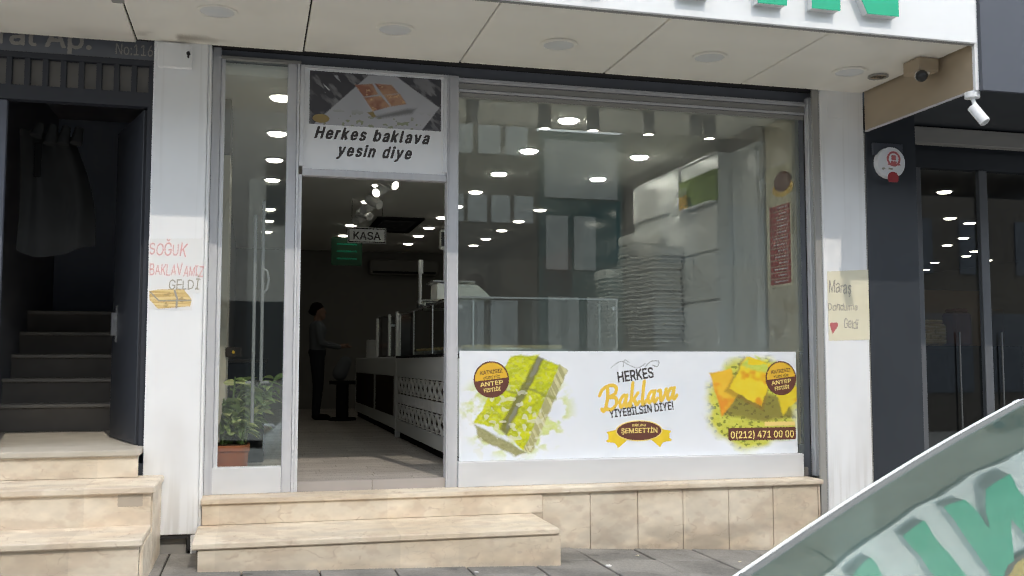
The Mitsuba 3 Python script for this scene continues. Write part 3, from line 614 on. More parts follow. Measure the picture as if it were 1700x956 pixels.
# the script word, drawn in strokes (unit = height of the small letters)
def curve(pts, n=8):
    P = np.array([pts[0]] + pts + [pts[-1]], float); out = []
    for i in range(1, len(P) - 2):
        for t in np.linspace(0, 1, n, endpoint=False):
            a, b, c, d = P[i - 1:i + 3]
            out.append(0.5 * ((2 * b) + (-a + c) * t + (2 * a - 5 * b + 4 * c - d) * t * t + (-a + 3 * b - 3 * c + d) * t ** 3))
    out.append(P[-2]); return LineString(out)
def small_a(x): return [curve([(x + .62, .92), (x + .35, 1.0), (x + .08, .55), (x + .22, .04), (x + .5, .3), (x + .68, .95)]), curve([(x + .70, 1.0), (x + .62, .3), (x + .78, .02), (x + .98, .3)])]
script = [curve([(.35, 1.9), (.42, 1.0), (.22, -.05), (-.05, .1)]), curve([(-.35, 1.35), (-.1, 1.85), (.6, 2.1), (1.15, 1.85), (1.1, 1.3), (.5, 1.05), (1.15, .95), (1.3, .4), (.85, -.05), (.35, .12)])]
script += small_a(1.55)
script += [curve([(2.75, 2.0), (2.72, 1.0), (2.68, .0)]), curve([(3.3, 1.05), (2.95, .6), (2.75, .55), (3.05, .4), (3.25, .02), (3.5, .25)])]
script += [curve([(3.85, 2.0), (3.8, 1.0), (3.82, .1), (4.0, .02), (4.2, .3)])]
script += small_a(4.25)
script += [curve([(5.3, .95), (5.5, .9), (5.62, .05), (5.95, .5), (6.05, 1.0)])]
script += small_a(6.15)
word = unary_union([s.buffer(0.155) for s in script])
(ax, az), (bx_, bz) = [(2.551, 0.987), (3.195, 1.075)]
def fit_word(w, ax, az, bx_, bz, unit):
    w = affinity.affine_transform(w, [1, 0.22, 0, 1, 0, 0])
    s = (math.hypot(bx_ - ax, bz - az)) / (w.bounds[2] - w.bounds[0])
    w = affinity.scale(w, s, unit, origin=(w.bounds[0], 0)); w = affinity.translate(w, ax - w.bounds[0], az)
    return affinity.rotate(w, math.degrees(math.atan2(bz - az, bx_ - ax)), origin=(ax, az))
part(bn, 'script_lettering', on_wall(fit_word(word, ax, az, bx_, bz, 0.085), YB - .0015, .0015), 'mat_gold_print', label='gold script lettering across the middle of the banner')
(ax, az), = [(2.841, 1.331)]
fl = unary_union([curve([(ax - .2, az - .02), (ax - .12, az + .03), (ax - .05, az), (ax + .02, az - .02), (ax + .08, az + .015)]).buffer(.003), curve([(ax + .08, az - .01), (ax + .13, az + .03), (ax + .19, az + .03), (ax + .18, az - .01), (ax + .14, az)]).buffer(.004), curve([(ax - .1, az - .01), (ax - .09, az + .04), (ax - .05, az + .02)]).buffer(.003)])
part(bn, 'flourish', on_wall(fl, YB - .0015, .0015), 'mat_ink_grey')
(ax, az), = [(2.865, 0.832)]
lo = thing('x', '', '') if False else bn
rib = []
for s in (-1, 1):
    cx = ax + s * .185
    rib.append(poly([(cx - s * .08, az + .02), (cx + s * .07, az - .01), (cx + s * .035, az - .045), (cx + s * .075, az - .075), (cx + s * .0, az - .085), (cx - .015 * s, az - .12), (cx - s * .07, az - .075), (cx - s * .11, az - .045)]).buffer(.006))
    rib.append(Point(cx + s * .03, az - .04).buffer(.035)); rib.append(Point(cx - s * .02, az - .075).buffer(.035))
for q in unary_union(rib).geoms: part(bn, 'ribbon', on_wall(q, YB - .0012, .0012), 'mat_yellow_print')
el = affinity.scale(Point(0, 0).buffer(1, 32), .19, .079)
part(bn, 'logo_rim', on_wall(affinity.translate(el, ax, az), YB - .0028, .0014), 'mat_gold_pale')
part(bn, 'logo_oval', on_wall(affinity.translate(affinity.scale(el, .95, .9), ax, az), YB - .0044, .0014), 'mat_brown_print')
for m in (text_at('ŞEMSETTİN', ax, az - .016, .036, YB - .0046, .001, True, width=.295, center=True), text_at('BAKLAVA', ax, az + .034, .018, YB - .0046, .001, True, width=.11, center=True)): part(bn, 'logo_lettering', m, 'mat_gold_pale')
(ax, az), (bx_, bz) = [(3.601, 0.744), (4.189, 0.832)]
part(bn, 'phone_strip', on_wall(sbox(ax + .02, az + .012, bx_ - .005, bz - .004).buffer(.012), YB - .0045, .0016), 'mat_brown_print')
part(bn, 'phone_number', text_at('0(212) 471 00 00', (ax + bx_) / 2 + .008, (az + bz) / 2 - .027, .052, YB - .0047, .0012, True, width=.55, center=True), 'mat_gold_pale')
(ax, az), (bx_, bz) = [(3.925, 0.851), (4.190, 0.884)]
part(bn, 'print_band', on_wall(sbox(ax, az, bx_, bz), YB - .0016, .0014), 'mat_gold_pale')

# ---------------------------------------------------------------- handwritten notices
n1 = thing('paper_notice', 'white handwritten notice in red letters with a drawing of baklava, on the left pillar', 'notice')
YN = -0.003
part(n1, 'sheet', on_wall(poly([(-0.686, 2.171), (-0.346, 2.185), (-0.350, 1.820), (-0.400, 1.811), (-0.401, 1.698), (-0.678, 1.703)]), YN, 0.0028), 'mat_paper')
(ax, az), = [(-0.680, 2.063)]
part(n1, 'lettering', handwriting('SOĞUK', ax, az, .085, YN - .0003, 1, width=.245), 'mat_ink_red')
part(n1, 'lettering', handwriting('BAKLAVAMIZ', *[(-0.676, 1.930)][0], .072, YN - .0003, 2, width=.345), 'mat_ink_red')
part(n1, 'lettering', handwriting('GELDİ', *[(-0.553, 1.837)][0], .07, YN - .0003, 3, width=.20), 'mat_ink_pencil')
part(n1, 'drawing', on_wall(poly([(-0.674, 1.822), (-0.621, 1.835), (-0.458, 1.838), (-0.406, 1.774), (-0.413, 1.726), (-0.618, 1.707), (-0.672, 1.767)]), YN - .002, .0018), 'mat_drawing')
part(n1, 'drawing_string', on_wall(unary_union([LineString([(-0.515, 1.829), (-0.498, 1.777), (-0.501, 1.717)]).buffer(.006), LineString([(-0.666, 1.815), (-0.612, 1.759), (-0.410, 1.766)]).buffer(.004)]), YN - .0034, .0012), 'mat_ink_pencil')
n2 = thing('paper_notice', 'cream handwritten notice with a small red heart, on the right pillar', 'notice')
part(n2, 'sheet', on_wall(poly([(4.373, 2.068), (4.741, 2.091), (4.740, 1.533), (4.374, 1.522)]), YN, 0.0028), 'mat_paper_cream')
for txt, (ax, az), hh, ww in [('Maraş', [(4.384, 1.897)][0], .095, .20), ('Dondurma', [(4.375, 1.763)][0], .06, .26), ('Geldi', [(4.510, 1.618)][0], .075, .13)]:
    part(n2, 'lettering', handwriting(txt, ax, az, hh, YN - .0003, len(txt), 0.12, width=ww), 'mat_ink_pencil')
(ax, az), = [(4.420, 1.636)]
part(n2, 'heart', on_wall(unary_union([Point(ax - .015, az + .01).buffer(.02), Point(ax + .018, az + .012).buffer(.02), poly([(ax - .034, az + .004), (ax + .036, az + .004), (ax - .012, az - .06)])]), YN - .0018, .0016), 'mat_emblem_red')

# ================================================================ INSIDE THE SHOP
def downlight(x, y, z=3.40, r=0.085, label='round lit downlight recessed in the ceiling of the baklava shop', group='downlights in the shop ceiling'):
    t = thing('downlight', label, 'ceiling light', group)
    part(t, 'trim', trimesh.creation.annulus(r, r + 0.016, 0.010, sections=28, transform=trimesh.transformations.translation_matrix([x, y, z - 0.006])), 'mat_white_unit', 40)
    a = np.arange(24) / 24 * 2 * np.pi
    rg = [np.c_[x + q * np.cos(a), y + q * np.sin(a), a * 0 + z - h] for q, h in ((r, .004), (r * .96, .020), (r * .80, .030))]
    v = np.vstack(rg + [[[x, y, z - 0.033]]])
    f = np.array([q for k in (0, 24) for i in range(24) for q in ([k + i, k + 24 + i, k + 24 + (i + 1) % 24], [k + i, k + 24 + (i + 1) % 24, k + (i + 1) % 24])] + [[48 + i, 72, 48 + (i + 1) % 24] for i in range(24)])
    k = part(t, 'lens', trimesh.Trimesh(v, f, process=False), 'mat_lens')
    scene[k]['emitter'] = LAMP if y > 4.2 or x > 4.3 or x < 1.0 else LAMP_FRONT
for x, ys in [(0.17, (0.80, 2.05, 3.25, 4.40, 6.60, 7.74, 8.97)), (1.37, (4.44, 5.66, 7.91, 9.15)), (2.54, (0.94, 2.20, 3.42, 4.60, 5.75, 6.79, 7.90, 8.90, 10.0)), (3.68, (2.20, 3.44, 5.77, 6.88, 7.91, 9.0, 9.96))]:
    row = {0.17: 'side pane row', 1.37: 'ceiling track row', 2.54: 'long middle row', 3.68: 'right wall row'}[x]
    for i, y in enumerate(ys): downlight(x, y, label=f'round lit ceiling downlight, {nth(i)} from the street, {row}')
for i, (x, y, on) in enumerate([(1.60, .42, 0), (2.19, .46, 1), (2.58, .43, 1), (3.06, .45, 1), (3.46, .42, 0), (3.60, .46, 1)]):
    t = thing('cylinder_spotlight', f'white cylinder spotlight behind the window top, {nth(i)} from the left' + ('' if on else ', unlit'), 'ceiling light', None if False else ('lit cylinder spotlights over the window' if on else 'unlit cylinder spotlights over the window'))
    part(t, 'body', cyl((x, y, 3.19), (x, y, 3.40), 0.052, 24), 'mat_spot_grey', 40)
    a = np.arange(20) / 20 * 2 * np.pi
    v = np.vstack([np.c_[x + .044 * np.cos(a), y + .044 * np.sin(a), a * 0 + 3.188], [[x, y, 3.188]]])
    k = part(t, 'lens', trimesh.Trimesh(v, np.array([[j, 20, (j + 1) % 20] for j in range(20)]), process=False), 'mat_lens' if on else 'mat_white_unit')
    if on: scene[k]['emitter'] = LAMP
# track with white spots
tr = thing('light_track', 'white ceiling track running into the shop above the doorway', 'light track')
part(tr, 'rail', bx(1.33, 1.37, 3.2, 6.9, 3.372, 3.398), 'mat_white_unit')
for i, y in enumerate([3.55, 4.05, 4.9, 5.4, 5.9, 6.4]):
    t = thing('track_spotlight', f'white spotlight head on the ceiling track, {nth(i)} from the street', 'spotlight', 'spotlights on the ceiling track')
    x = 1.35; dx = 0.05 * (-1) ** i
    part(t, 'stem', cyl((x, y, 3.30), (x, y, 3.372), 0.012, 10), 'mat_white_unit')
    part(t, 'head', cyl((x - dx, y + .06, 3.31), (x + dx * 1.4, y - .09, 3.22), 0.055, 18), 'mat_white_unit', 40)
    if i < 2:
        k = part(t, 'lens', cyl((x + dx * 1.41, y - .0907, 3.2195), (x + dx * 1.45, y - .0935, 3.218), 0.045, 18), 'mat_lens'); scene[k]['emitter'] = LAMP

cs = thing('ceiling_cassette', 'dark square cassette set in the shop ceiling behind the hanging sign', 'air conditioner')
part(cs, 'panel', bx(1.65, 2.33, 6.95, 8.5, 3.37, 3.398, 0.01), 'mat_dark')
part(cs, 'grille', cat(*[bx(1.75, 2.23, 7.15 + i * .12, 7.20 + i * .12, 3.36, 3.3695) for i in range(9)]), 'mat_black_plastic')
ac = thing('wall_air_conditioner', 'dark wide air conditioner high on the back wall of the shop', 'air conditioner')
part(ac, 'body', bx(2.02, 3.30, 11.22, 11.495, 2.96, 3.24, 0.03), 'mat_back_wall')
part(ac, 'vent', bx(2.08, 3.24, 11.205, 11.218, 2.98, 3.02), 'mat_dark')
# hanging sign
ks = thing('hanging_sign', 'small white hanging sign reading KASA above the counter', 'sign')
(ax, az), (bx_, bz) = [(1.111, 2.841), (1.589, 3.037)]
part(ks, 'board', bx(ax, bx_, 5.495, 5.52, az, bz, 0.004), 'mat_white_unit')
part(ks, 'border', on_wall(sbox(ax, az, bx_, bz).buffer(-.008).difference(sbox(ax, az, bx_, bz).buffer(-.020)), 5.4925, .0022), 'mat_dark')
part(ks, 'lettering', text_at('KASA', (ax + bx_) / 2, az + .045, .095, 5.4945, .002, True, width=.34, center=True), 'mat_ink')
part(ks, 'wire', cat(cyl((ax + .05, 5.507, bz), (ax + .05, 5.507, 3.4), .003, 6), cyl((bx_ - .05, 5.507, bz), (bx_ - .05, 5.507, 3.4), .003, 6)), 'mat_dark')
gs = thing('green_hanging_board', 'dim green board with pale lines hanging deep in the shop', 'sign')
(ax, az), (bx_, bz) = [(1.139, 2.846), (1.540, 3.214)]
part(gs, 'board', on_wall(sbox(ax, az, bx_, bz).buffer(.03), 8.2, .02), 'mat_green_sign')
part(gs, 'line', cat(*[bx(ax + .05, bx_ - .05, 8.195, 8.199, az + .06 + i * .11, az + .085 + i * .11) for i in range(3)]), 'mat_letter_green')
part(gs, 'cord', cyl(((ax + bx_) / 2, 8.21, bz + .03), ((ax + bx_) / 2, 8.21, 3.4), .004, 6), 'mat_dark')

# ---------------------------------------------------------------- counters
def lattice(x, y0, y1, z0, z1):
    """white cut-out panel facing -X: a band of diamonds, a band of bars, a band of diamonds"""
    L = y1 - y0; h = z1 - z0; sh = []
    n = int(L / .235)
    for b0, b1 in ((0, .345 * h), (.655 * h, h)):
        sh += [sbox(0, b0 - .004, L, b0 + .006), sbox(0, b1 - .006, L, b1 + .004)]
        for i in range(n):
            a, b = i * L / n, (i + 1) * L / n
            sh += [LineString([(a, b0), (b, b1)]).buffer(.017, cap_style='flat'), LineString([(a, b1), (b, b0)]).buffer(.017, cap_style='flat')]
    sh += [sbox(0, .39 * h, L, .40 * h), sbox(0, .60 * h, L, .61 * h)]
    for i in range(2 * n): sh.append(sbox(i * L / n / 2, .39 * h, i * L / n / 2 + .07, .61 * h))
    g = unary_union(sh).intersection(sbox(0, -.012, L, h + .012))
    m = on_wall(g, 0, .012)
    v = m.vertices.copy(); m.vertices = np.c_[x + v[:, 1] - .012, y1 - v[:, 0], z0 + v[:, 2]]
    return m
c1 = thing('display_counter', 'white counter with a cut-out lattice front and glass case, right of the doorway', 'counter')
part(c1, 'plinth', bx(1.60, 2.95, .92, 4.2, .52, .60), 'mat_dark')
part(c1, 'front', cat(bx(1.553, 1.57, .905, 4.2, .60, .725), bx(1.553, 1.57, .905, 4.2, 1.195, 1.40)), 'mat_white_unit_b')
part(c1, 'backing', bx(1.571, 1.59, .905, 4.2, .60, 1.39), 'mat_dark_brown')
part(c1, 'lattice', lattice(1.568, .93, 4.18, .74, 1.18), 'mat_tray', label='white lattice of diamonds and bars')
part(c1, 'body', bx(1.591, 2.93, .91, 1.9, .61, 1.385), 'mat_white_unit_b')
part(c1, 'end_post', bx(1.548, 1.60, 4.2, 4.26, .52, 1.9), 'mat_white_unit')
part(c1, 'top', bx(1.545, 2.95, .895, 4.2, 1.401, 1.425, .003), 'mat_dark')
gc = part(c1, 'glass_case', cat(pane(1.59, 2.95, .905, 1.43, 1.868), trimesh.Trimesh([[1.575, .91, 1.43], [1.575, 4.15, 1.43], [1.575, 4.15, 1.868], [1.575, .91, 1.868]], [[0, 1, 2], [0, 2, 3]], process=False),
     trimesh.Trimesh([[1.575, .905, 1.87], [2.95, .905, 1.87], [2.95, 4.15, 1.87], [1.575, 4.15, 1.87]], [[0, 1, 2], [0, 2, 3]], process=False)), 'mat_glass_case')
part(c1, 'case_frame', cat(bx(1.57, 2.955, .89, .902, 1.871, 1.885), bx(1.563, 1.577, .895, 4.15, 1.8715, 1.884), cyl((1.58, .90, 1.43), (1.58, .90, 1.87), .008, 8), cyl((2.945, .90, 1.43), (2.945, .90, 1.87), .008, 8),
     cyl((1.72, .93, 1.43), (1.72, .93, 1.87), .009, 8), cyl((2.80, .93, 1.43), (2.80, .93, 1.87), .009, 8), *[cyl((1.575, y, 1.43), (1.575, y, 1.87), .007, 8) for y in (2.0, 3.1, 4.14)]), 'mat_chrome', 40)
for x in (1.60, 2.92):
    for z in (1.455, 1.80): part(c1, 'bracket', bx(x - .02, x + .02, .87, .889, z - .018, z + .018, .004), 'mat_chrome')
part(c1, 'shelf', bx(1.62, 2.9, 1.0, 4.1, 1.62, 1.63), 'mat_glass_case')
for i in range(4):
    t = thing('baklava_tray', f'metal tray of pastry in the glass case, {nth(i)} from the window', 'tray', 'trays inside the glass case')
    y = 1.15 + i * .74
    part(t, 'pan', bx(1.70, 2.6, y, y + .60, 1.43, 1.47, .006), 'mat_chrome')
    part(t, 'pastry', cat(*[bx(1.73 + a * .14, 1.73 + a * .14 + .125, y + .03 + b * .135, y + .03 + b * .135 + .12, 1.4705, 1.50, .008) for a in range(6) for b in range(4)]), 'mat_drawing')
c2 = thing('display_counter', 'second white counter further back in the dark shop, beyond the lattice counter', 'counter')
part(c2, 'body', bx(1.56, 2.6, 4.3, 8.9, .60, 1.42, .01), 'mat_white_unit_b')
part(c2, 'plinth', bx(1.60, 2.6, 4.3, 8.9, .52, .60), 'mat_dark')
part(c2, 'panel', bx(1.545, 1.558, 4.45, 6.1, .75, 1.2), 'mat_dark_brown'); part(c2, 'panel', bx(1.545, 1.558, 6.4, 8.6, .75, 1.2), 'mat_dark_brown')
part(c2, 'glass_case', cat(trimesh.Trimesh([[1.58, 4.35, 1.43], [1.58, 6.2, 1.43], [1.58, 6.2, 1.9], [1.58, 4.35, 1.9]], [[0, 1, 2], [0, 2, 3]], process=False)), 'mat_glass_case')
for y in (4.35, 5.0, 6.2): part(c2, 'case_post', cyl((1.575, y, 1.43), (1.575, y, 1.93), .016, 8), 'mat_white_unit', 40)
cm = thing('coffee_machine', 'dark machine standing on the far counter', 'machine')
part(cm, 'body', bx(1.66, 2.1, 6.6, 7.1, 1.421, 1.98, .03), 'mat_black_plastic')
part(cm, 'badge', bx(1.78, 1.86, 6.59, 6.599, 1.84, 1.87), 'mat_chrome')
solo('paper_roll', 'pale upright roll on the far counter beside the dark machine', 'paper roll', cyl((1.66, 7.6, 1.421), (1.66, 7.6, 1.68), .075, 20), 'mat_white_unit', 40)

# scales on the glass case
def scale(x, y, z, s, pole, label, tilt=0.0, big=False):
    t = thing('weighing_scale', label, 'scale')
    part(t, 'body', bx(x - .17 * s, x + .17 * s, y - .15 * s, y + .15 * s, z, z + .09 * s, .02), 'mat_scale')
    part(t, 'plate', bx(x - .19 * s, x + .19 * s, y - .16 * s, y + .16 * s, z + .093 * s, z + .115 * s, .008), 'mat_chrome')
    part(t, 'keypad', bx(x - .13 * s, x + .13 * s, y - .158 * s, y - .151 * s, z + .02 * s, z + .075 * s), 'mat_black_plastic')
    if pole:
        px, py, h, disp = pole
        part(t, 'pole', cyl((px, py, z - .01), (px, py, z + h), .016, 12), 'mat_white_unit', 40)
        part(t, 'pole_foot', bx(px - .03, px + .03, py - .03, py + .03, z - .012, z + .05, .005), 'mat_black_plastic')
        if disp:
            part(t, 'display', bx(px - .05, px + .05, py - .02, py + .025, z + h - .02, z + h + .16, .012), 'mat_scale')
            part(t, 'screen', bx(px - .038, px + .02, py - .024, py - .0205, z + h + .01, z + h + .14), 'mat_black_plastic')
        else:
            part(t, 'display', bx(px - .02, px + .028, py - .02, py + .02, z + h - .12, z + h + .02, .006), 'mat_white_unit')
    return t
scale(1.80, 3.15, 1.887, .9, (1.62, 3.0, .48, False), 'pale scale with a thin bare pole on the far end of the glass case')
scale(1.85, 2.10, 1.887, .85, (1.66, 1.86, .50, True), 'pale scale with a paddle shaped display on a pole, left of the window frame')
t = thing('weighing_scale', 'large pale sloping scale on the glass case just inside the window', 'scale')
sh = poly([(1.50, 1.89), (1.99, 1.89), (1.86, 2.005), (1.84, 2.015), (1.50, 2.025)])
part(t, 'body', on_wall(sh, 1.35, .32), 'mat_scale')
part(t, 'top_plate', bx(1.46, 1.83, 1.33, 1.69, 2.03, 2.048, .006), 'mat_chrome')
part(t, 'foot', bx(1.55, 1.68, 1.36, 1.6, 1.886, 1.8895), 'mat_black_plastic')

# ---------------------------------------------------------------- right-hand wall of the shop
mp = thing('wall_panel', 'tall pale veined panel on the right wall just inside the window', 'wall panel')
part(mp, 'board', bx(4.255, 4.298, .30, .73, .52, 3.39), 'mat_marble_panel')
part(mp, 'strip', bx(4.25, 4.298, .735, .75, .52, 3.39), 'mat_grey_trim')
mb = thing('menu_board', 'narrow menu with red lettered bars under an oval emblem, on the veined panel', 'menu board')
part(mb, 'sheet', bx(4.249, 4.2545, .25 + .07, .72, 1.98, 3.0), 'mat_paper_cream')
for i in range(13):
    z = 2.665 - i * .0515
    part(mb, 'bar', bx(4.2455, 4.2485, .33, .66, z - .042, z), 'mat_red_print')
bars = cat(*[bx(4.2435, 4.2452, .36 + R.uniform(0, .03), .50 + R.uniform(0, .1), 2.665 - i * .0515 - .026, 2.665 - i * .0515 - .016) for i in range(13)])
part(mb, 'bar_lettering', bars, 'mat_print_white')
ov = on_wall(affinity.scale(Point(0, 0).buffer(1, 24), .14, .085), 0, .002)
def to_right(m, x, y, z):
    v = m.vertices.copy(); m.vertices = np.c_[x + v[:, 1], y - v[:, 0], z + v[:, 2]]; m.invert(); return m
part(mb, 'emblem', to_right(ov.copy(), 4.2465, .44, 2.86), 'mat_brown_print')
o2 = on_wall(affinity.scale(Point(0, 0).buffer(1, 24), .17, .07), 0, .0015)
part(mb, 'emblem_ribbon', to_right(o2, 4.2485, .44, 2.80), 'mat_gold')
co = thing('wall_column', 'smooth white column between the veined panel and the cabinets', 'column')
part(co, 'shaft', bx(4.18, 4.298, .76, 1.205, .52, 3.39, .004), 'mat_white_unit_b')
part(co, 'head', bx(4.17, 4.298, .76, 1.205, 3.26, 3.392), 'mat_inner_wall')
wc = thing('wall_cabinet', 'tall white wall cabinet with flat doors and an open green niche', 'cabinet')
part(wc, 'carcass', bx(4.05, 4.298, 1.215, 3.28, .56, 3.26), 'mat_white_unit_b')
def door(y0, y1, z0, z1, m='mat_white_unit'):
    return part(wc, 'door', bx(4.025, 4.048, y0 + .006, y1 - .006, z0 + .006, z1 - .006, .003), m)
door(1.22, 2.26, 2.37, 2.80); door(1.22, 1.72, 1.92, 2.36, 'mat_white_unit_b'); door(1.73, 2.26, 1.92, 2.36, 'mat_white_unit_b')
door(1.22, 2.26, 1.40, 1.91); door(1.22, 2.26, .60, 1.39, 'mat_white_unit_b')
door(2.28, 3.27, 2.86, 3.25); door(2.04, 2.27, 2.81, 3.25, 'mat_white_unit_b')
part(wc, 'top_strip', bx(4.02, 4.05, 1.22, 3.27, 3.252, 3.262), 'mat_alu_light')
part(wc, 'niche', bx(4.022, 4.0485, 1.23, 2.02, 2.83, 3.10), 'mat_niche_green') if False else None
scene['mat_niche'] = {'type': 'twosided', 'b': {'type': 'diffuse', 'reflectance': rgb(0.20, 0.27, 0.09)}}
part(wc, 'niche', bx(4.030, 4.0495, 1.23, 2.03, 2.82, 3.11), 'mat_niche', label='green backed display niche')
for i in range(3):
    t = thing('gold_bottle', f'slim pale gold bottle in the green niche, {nth(i)} from the left', 'bottle', 'bottles in the green niche')
    y = 1.93 - i * .055
    part(t, 'body', cyl((4.0, y, 2.815), (4.0, y, 2.95), .02, 12), 'mat_gold', 40)
    part(t, 'neck', cyl((4.0, y, 2.95), (4.0, y, 3.03), .008, 10), 'mat_scale', 40)
part(wc, 'niche_shelf', bx(3.96, 4.0285, 1.215, 2.03, 2.80, 2.8145), 'mat_alu_light')
# stacks of white trays
for sname, x0, y0, n, ztop in [('nearer', 3.72, 1.95, 26, 2.40), ('farther', 3.70, 2.45, 30, 2.58), ('leftmost', 3.62, 2.95, 24, 2.26)]:
    for i in range(n):
        z = ztop - (i + 1) * .042; dx, dy = R.uniform(-.014, .014), R.uniform(-.014, .014)
        t = thing('plastic_tray', f'white plastic pastry tray, {nth(i)} from the top of the {sname} stack', 'tray', f'trays of the {sname} stack')
        hgt = .039 if i else .12
        part(t, 'rim', bx(x0 + dx - .018, x0 + .30 + dx, y0 + dy - .018, y0 + .38 + dy, z + .027, z + hgt, .003), 'mat_tray')
        part(t, 'wall', bx(x0 + dx + .01, x0 + .29 + dx, y0 + dy + .01, y0 + .37 + dy, z, z + .0265), 'mat_tray_dark' if i % 5 == 3 else 'mat_tray_b')
tb = thing('low_table', 'low white table under the stacks of trays', 'table')
part(tb, 'top', bx(3.55, 4.02, 1.9, 3.4, 1.22, 1.25), 'mat_white_unit_b')
for yy in (1.93, 3.33): part(tb, 'leg', bx(3.57, 3.63, yy, yy + .05, .52, 1.22), 'mat_white_unit_b')

# posters and wall panels further in
pp = thing('food_poster', 'grey poster with round dishes on the back wall deep in the shop', 'poster')
part(pp, 'sheet', bx(3.55, 4.29, 11.45, 11.47, 2.45, 3.25), 'mat_food_poster')
rp = thing('food_poster', 'dull red poster beside the grey dish posters deep in the shop', 'poster')
part(rp, 'sheet', bx(4.27, 4.2985, 6.3, 7.7, 2.2, 2.95), 'mat_red_poster')
tv = thing('wall_screen', 'dark teal screen on the right wall behind the stacks of trays', 'screen')
princ('mat_teal', (0.035, 0.075, 0.085), 0.2)
part(tv, 'panel', bx(4.25, 4.298, 4.4, 5.65, 2.58, 3.3), 'mat_teal')
part(tv, 'frame', bx(4.24, 4.249, 4.38, 5.67, 2.56, 2.578), 'mat_dark')
# left wall column + socket
lc = thing('wall_panel', 'tall pale veined panel on the left wall behind the side pane', 'wall panel')
part(lc, 'board', bx(-0.329, -0.20, .95, 1.6, .52, 2.95), 'mat_marble_panel')
part(lc, 'top', bx(-0.329, -0.20, .95, 1.6, 2.955, 3.39), 'mat_inner_wall')
so = thing('wall_socket', 'small brown socket plate low on the left veined panel', 'socket')
(ax, az), (bx_, bz) = [(-0.206, 1.394), (-0.088, 1.468)]
part(so, 'plate', bx(ax, bx_, .935, .948, az, bz, .003), 'mat_dark_brown')
part(so, 'button', cyl(((ax + bx_) / 2, .93, (az + bz) / 2), ((ax + bx_) / 2, .936, (az + bz) / 2), .012, 12), 'mat_gold')
hs = thing('side_cabinet', 'low dark cabinet against the left wall behind the plant', 'cabinet')
part(hs, 'body', bx(-0.32, .10, 1.7, 4.6, .52, 1.35, .01), 'mat_dark')
part(hs, 'top', bx(-0.325, .12, 1.68, 4.62, 1.352, 1.38), 'mat_dark_brown')

# ---------------------------------------------------------------- potted plant
pt = thing('potted_plant', 'green leafy plant in a terracotta box behind the side pane', 'plant')
def taper_box(x0, x1, y0, y1, z0, z1, t):
    m = bx(x0, x1, y0, y1, z0, z1, .006); v = m.vertices; k = 1 - t * (z1 - v[:, 2]) / (z1 - z0)
    v[:, 0] = (x0 + x1) / 2 + (v[:, 0] - (x0 + x1) / 2) * k; v[:, 1] = (y0 + y1) / 2 + (v[:, 1] - (y0 + y1) / 2) * k; return m
part(pt, 'pot', taper_box(-0.255, -0.02, .40, .66, .525, .72, .12), 'mat_terracotta')
part(pt, 'pot_rim', bx(-0.262, -0.012, .392, .668, .721, .765, .006), 'mat_terracotta')
part(pt, 'soil', bx(-0.245, -0.03, .41, .65, .7655, .770), 'mat_soil')
def leaf(base, d, L, w, droop, seed):
    rr = random.Random(seed); d = np.array(d) / np.linalg.norm(d)
    side = np.cross(d, [0, 0, 1]); side /= np.linalg.norm(side) + 1e-9
    a = rr.uniform(-.7, .7); up = np.cross(side, d); side = side * math.cos(a) + up * math.sin(a)
    n = 6; L_, R_, C_ = [], [], []
    for i in range(n + 1):
        t = i / n; ww = w * math.sin(math.pi * min(1, t * .93 + .05)) ** .8 * (1 if t < 1 else .02)
        c = np.array(base) + d * L * t + np.array([0, 0, -droop * L * t * t]); nrm = np.cross(side, d)
        L_.append(c - side * ww + nrm * ww * .3); R_.append(c + side * ww + nrm * ww * .3); C_.append(c)
    v = np.vstack([L_, C_, R_]); f = []
    for i in range(n):
        for o in (0, n + 1):
            f += [[o + i, o + i + 1, o + n + 1 + i + 1], [o + i, o + n + 1 + i + 1, o + n + 1 + i]]
    return trimesh.Trimesh(v, f, process=False)
rr = random.Random(11); stems = []
leaves = [[], [], [], []]
for s in range(30):
    bx0 = np.array([rr.uniform(-.22, -.05), rr.uniform(.44, .62), .765]); ang = rr.uniform(0, 2 * math.pi); sp = rr.uniform(.02, .2)
    tipz = rr.uniform(.98, 1.28); tip = np.array([bx0[0] + sp * math.cos(ang) * 1.0 + .07, bx0[1] + sp * math.sin(ang) * .4, tipz])
    tip[0] = min(max(tip[0], -.2), .16)
    mid = (bx0 + tip) / 2 + np.array([rr.uniform(-.02, .02), 0, .03]); stems.append(tube([bx0, mid, tip], .006, 6))
    for k in range(9):
        t = rr.uniform(.25, 1.0); b = bx0 + (tip - bx0) * t; aa = rr.uniform(0, 2 * math.pi); el = rr.uniform(-.1, .9)
        d = [math.cos(aa), math.sin(aa) * .8, el]; L = rr.uniform(.10, .20)
        end = b + np.array(d) * L
        if end[0] < -.315 or end[1] < .26: continue
        if end[0] < -.215 : d[0] = abs(d[0])
        leaves[rr.choices([0, 1, 2, 3], [4, 4, 3, 2])[0]].append(leaf(b, d, L, rr.uniform(.018, .034), rr.uniform(.1, .7), rr.random()))
part(pt, 'stem', cat(*stems), 'mat_foliage_2')
for i, ls in enumerate(leaves):
    for m in ls: part(pt, 'leaf', m, f'mat_foliage_{i}', True)

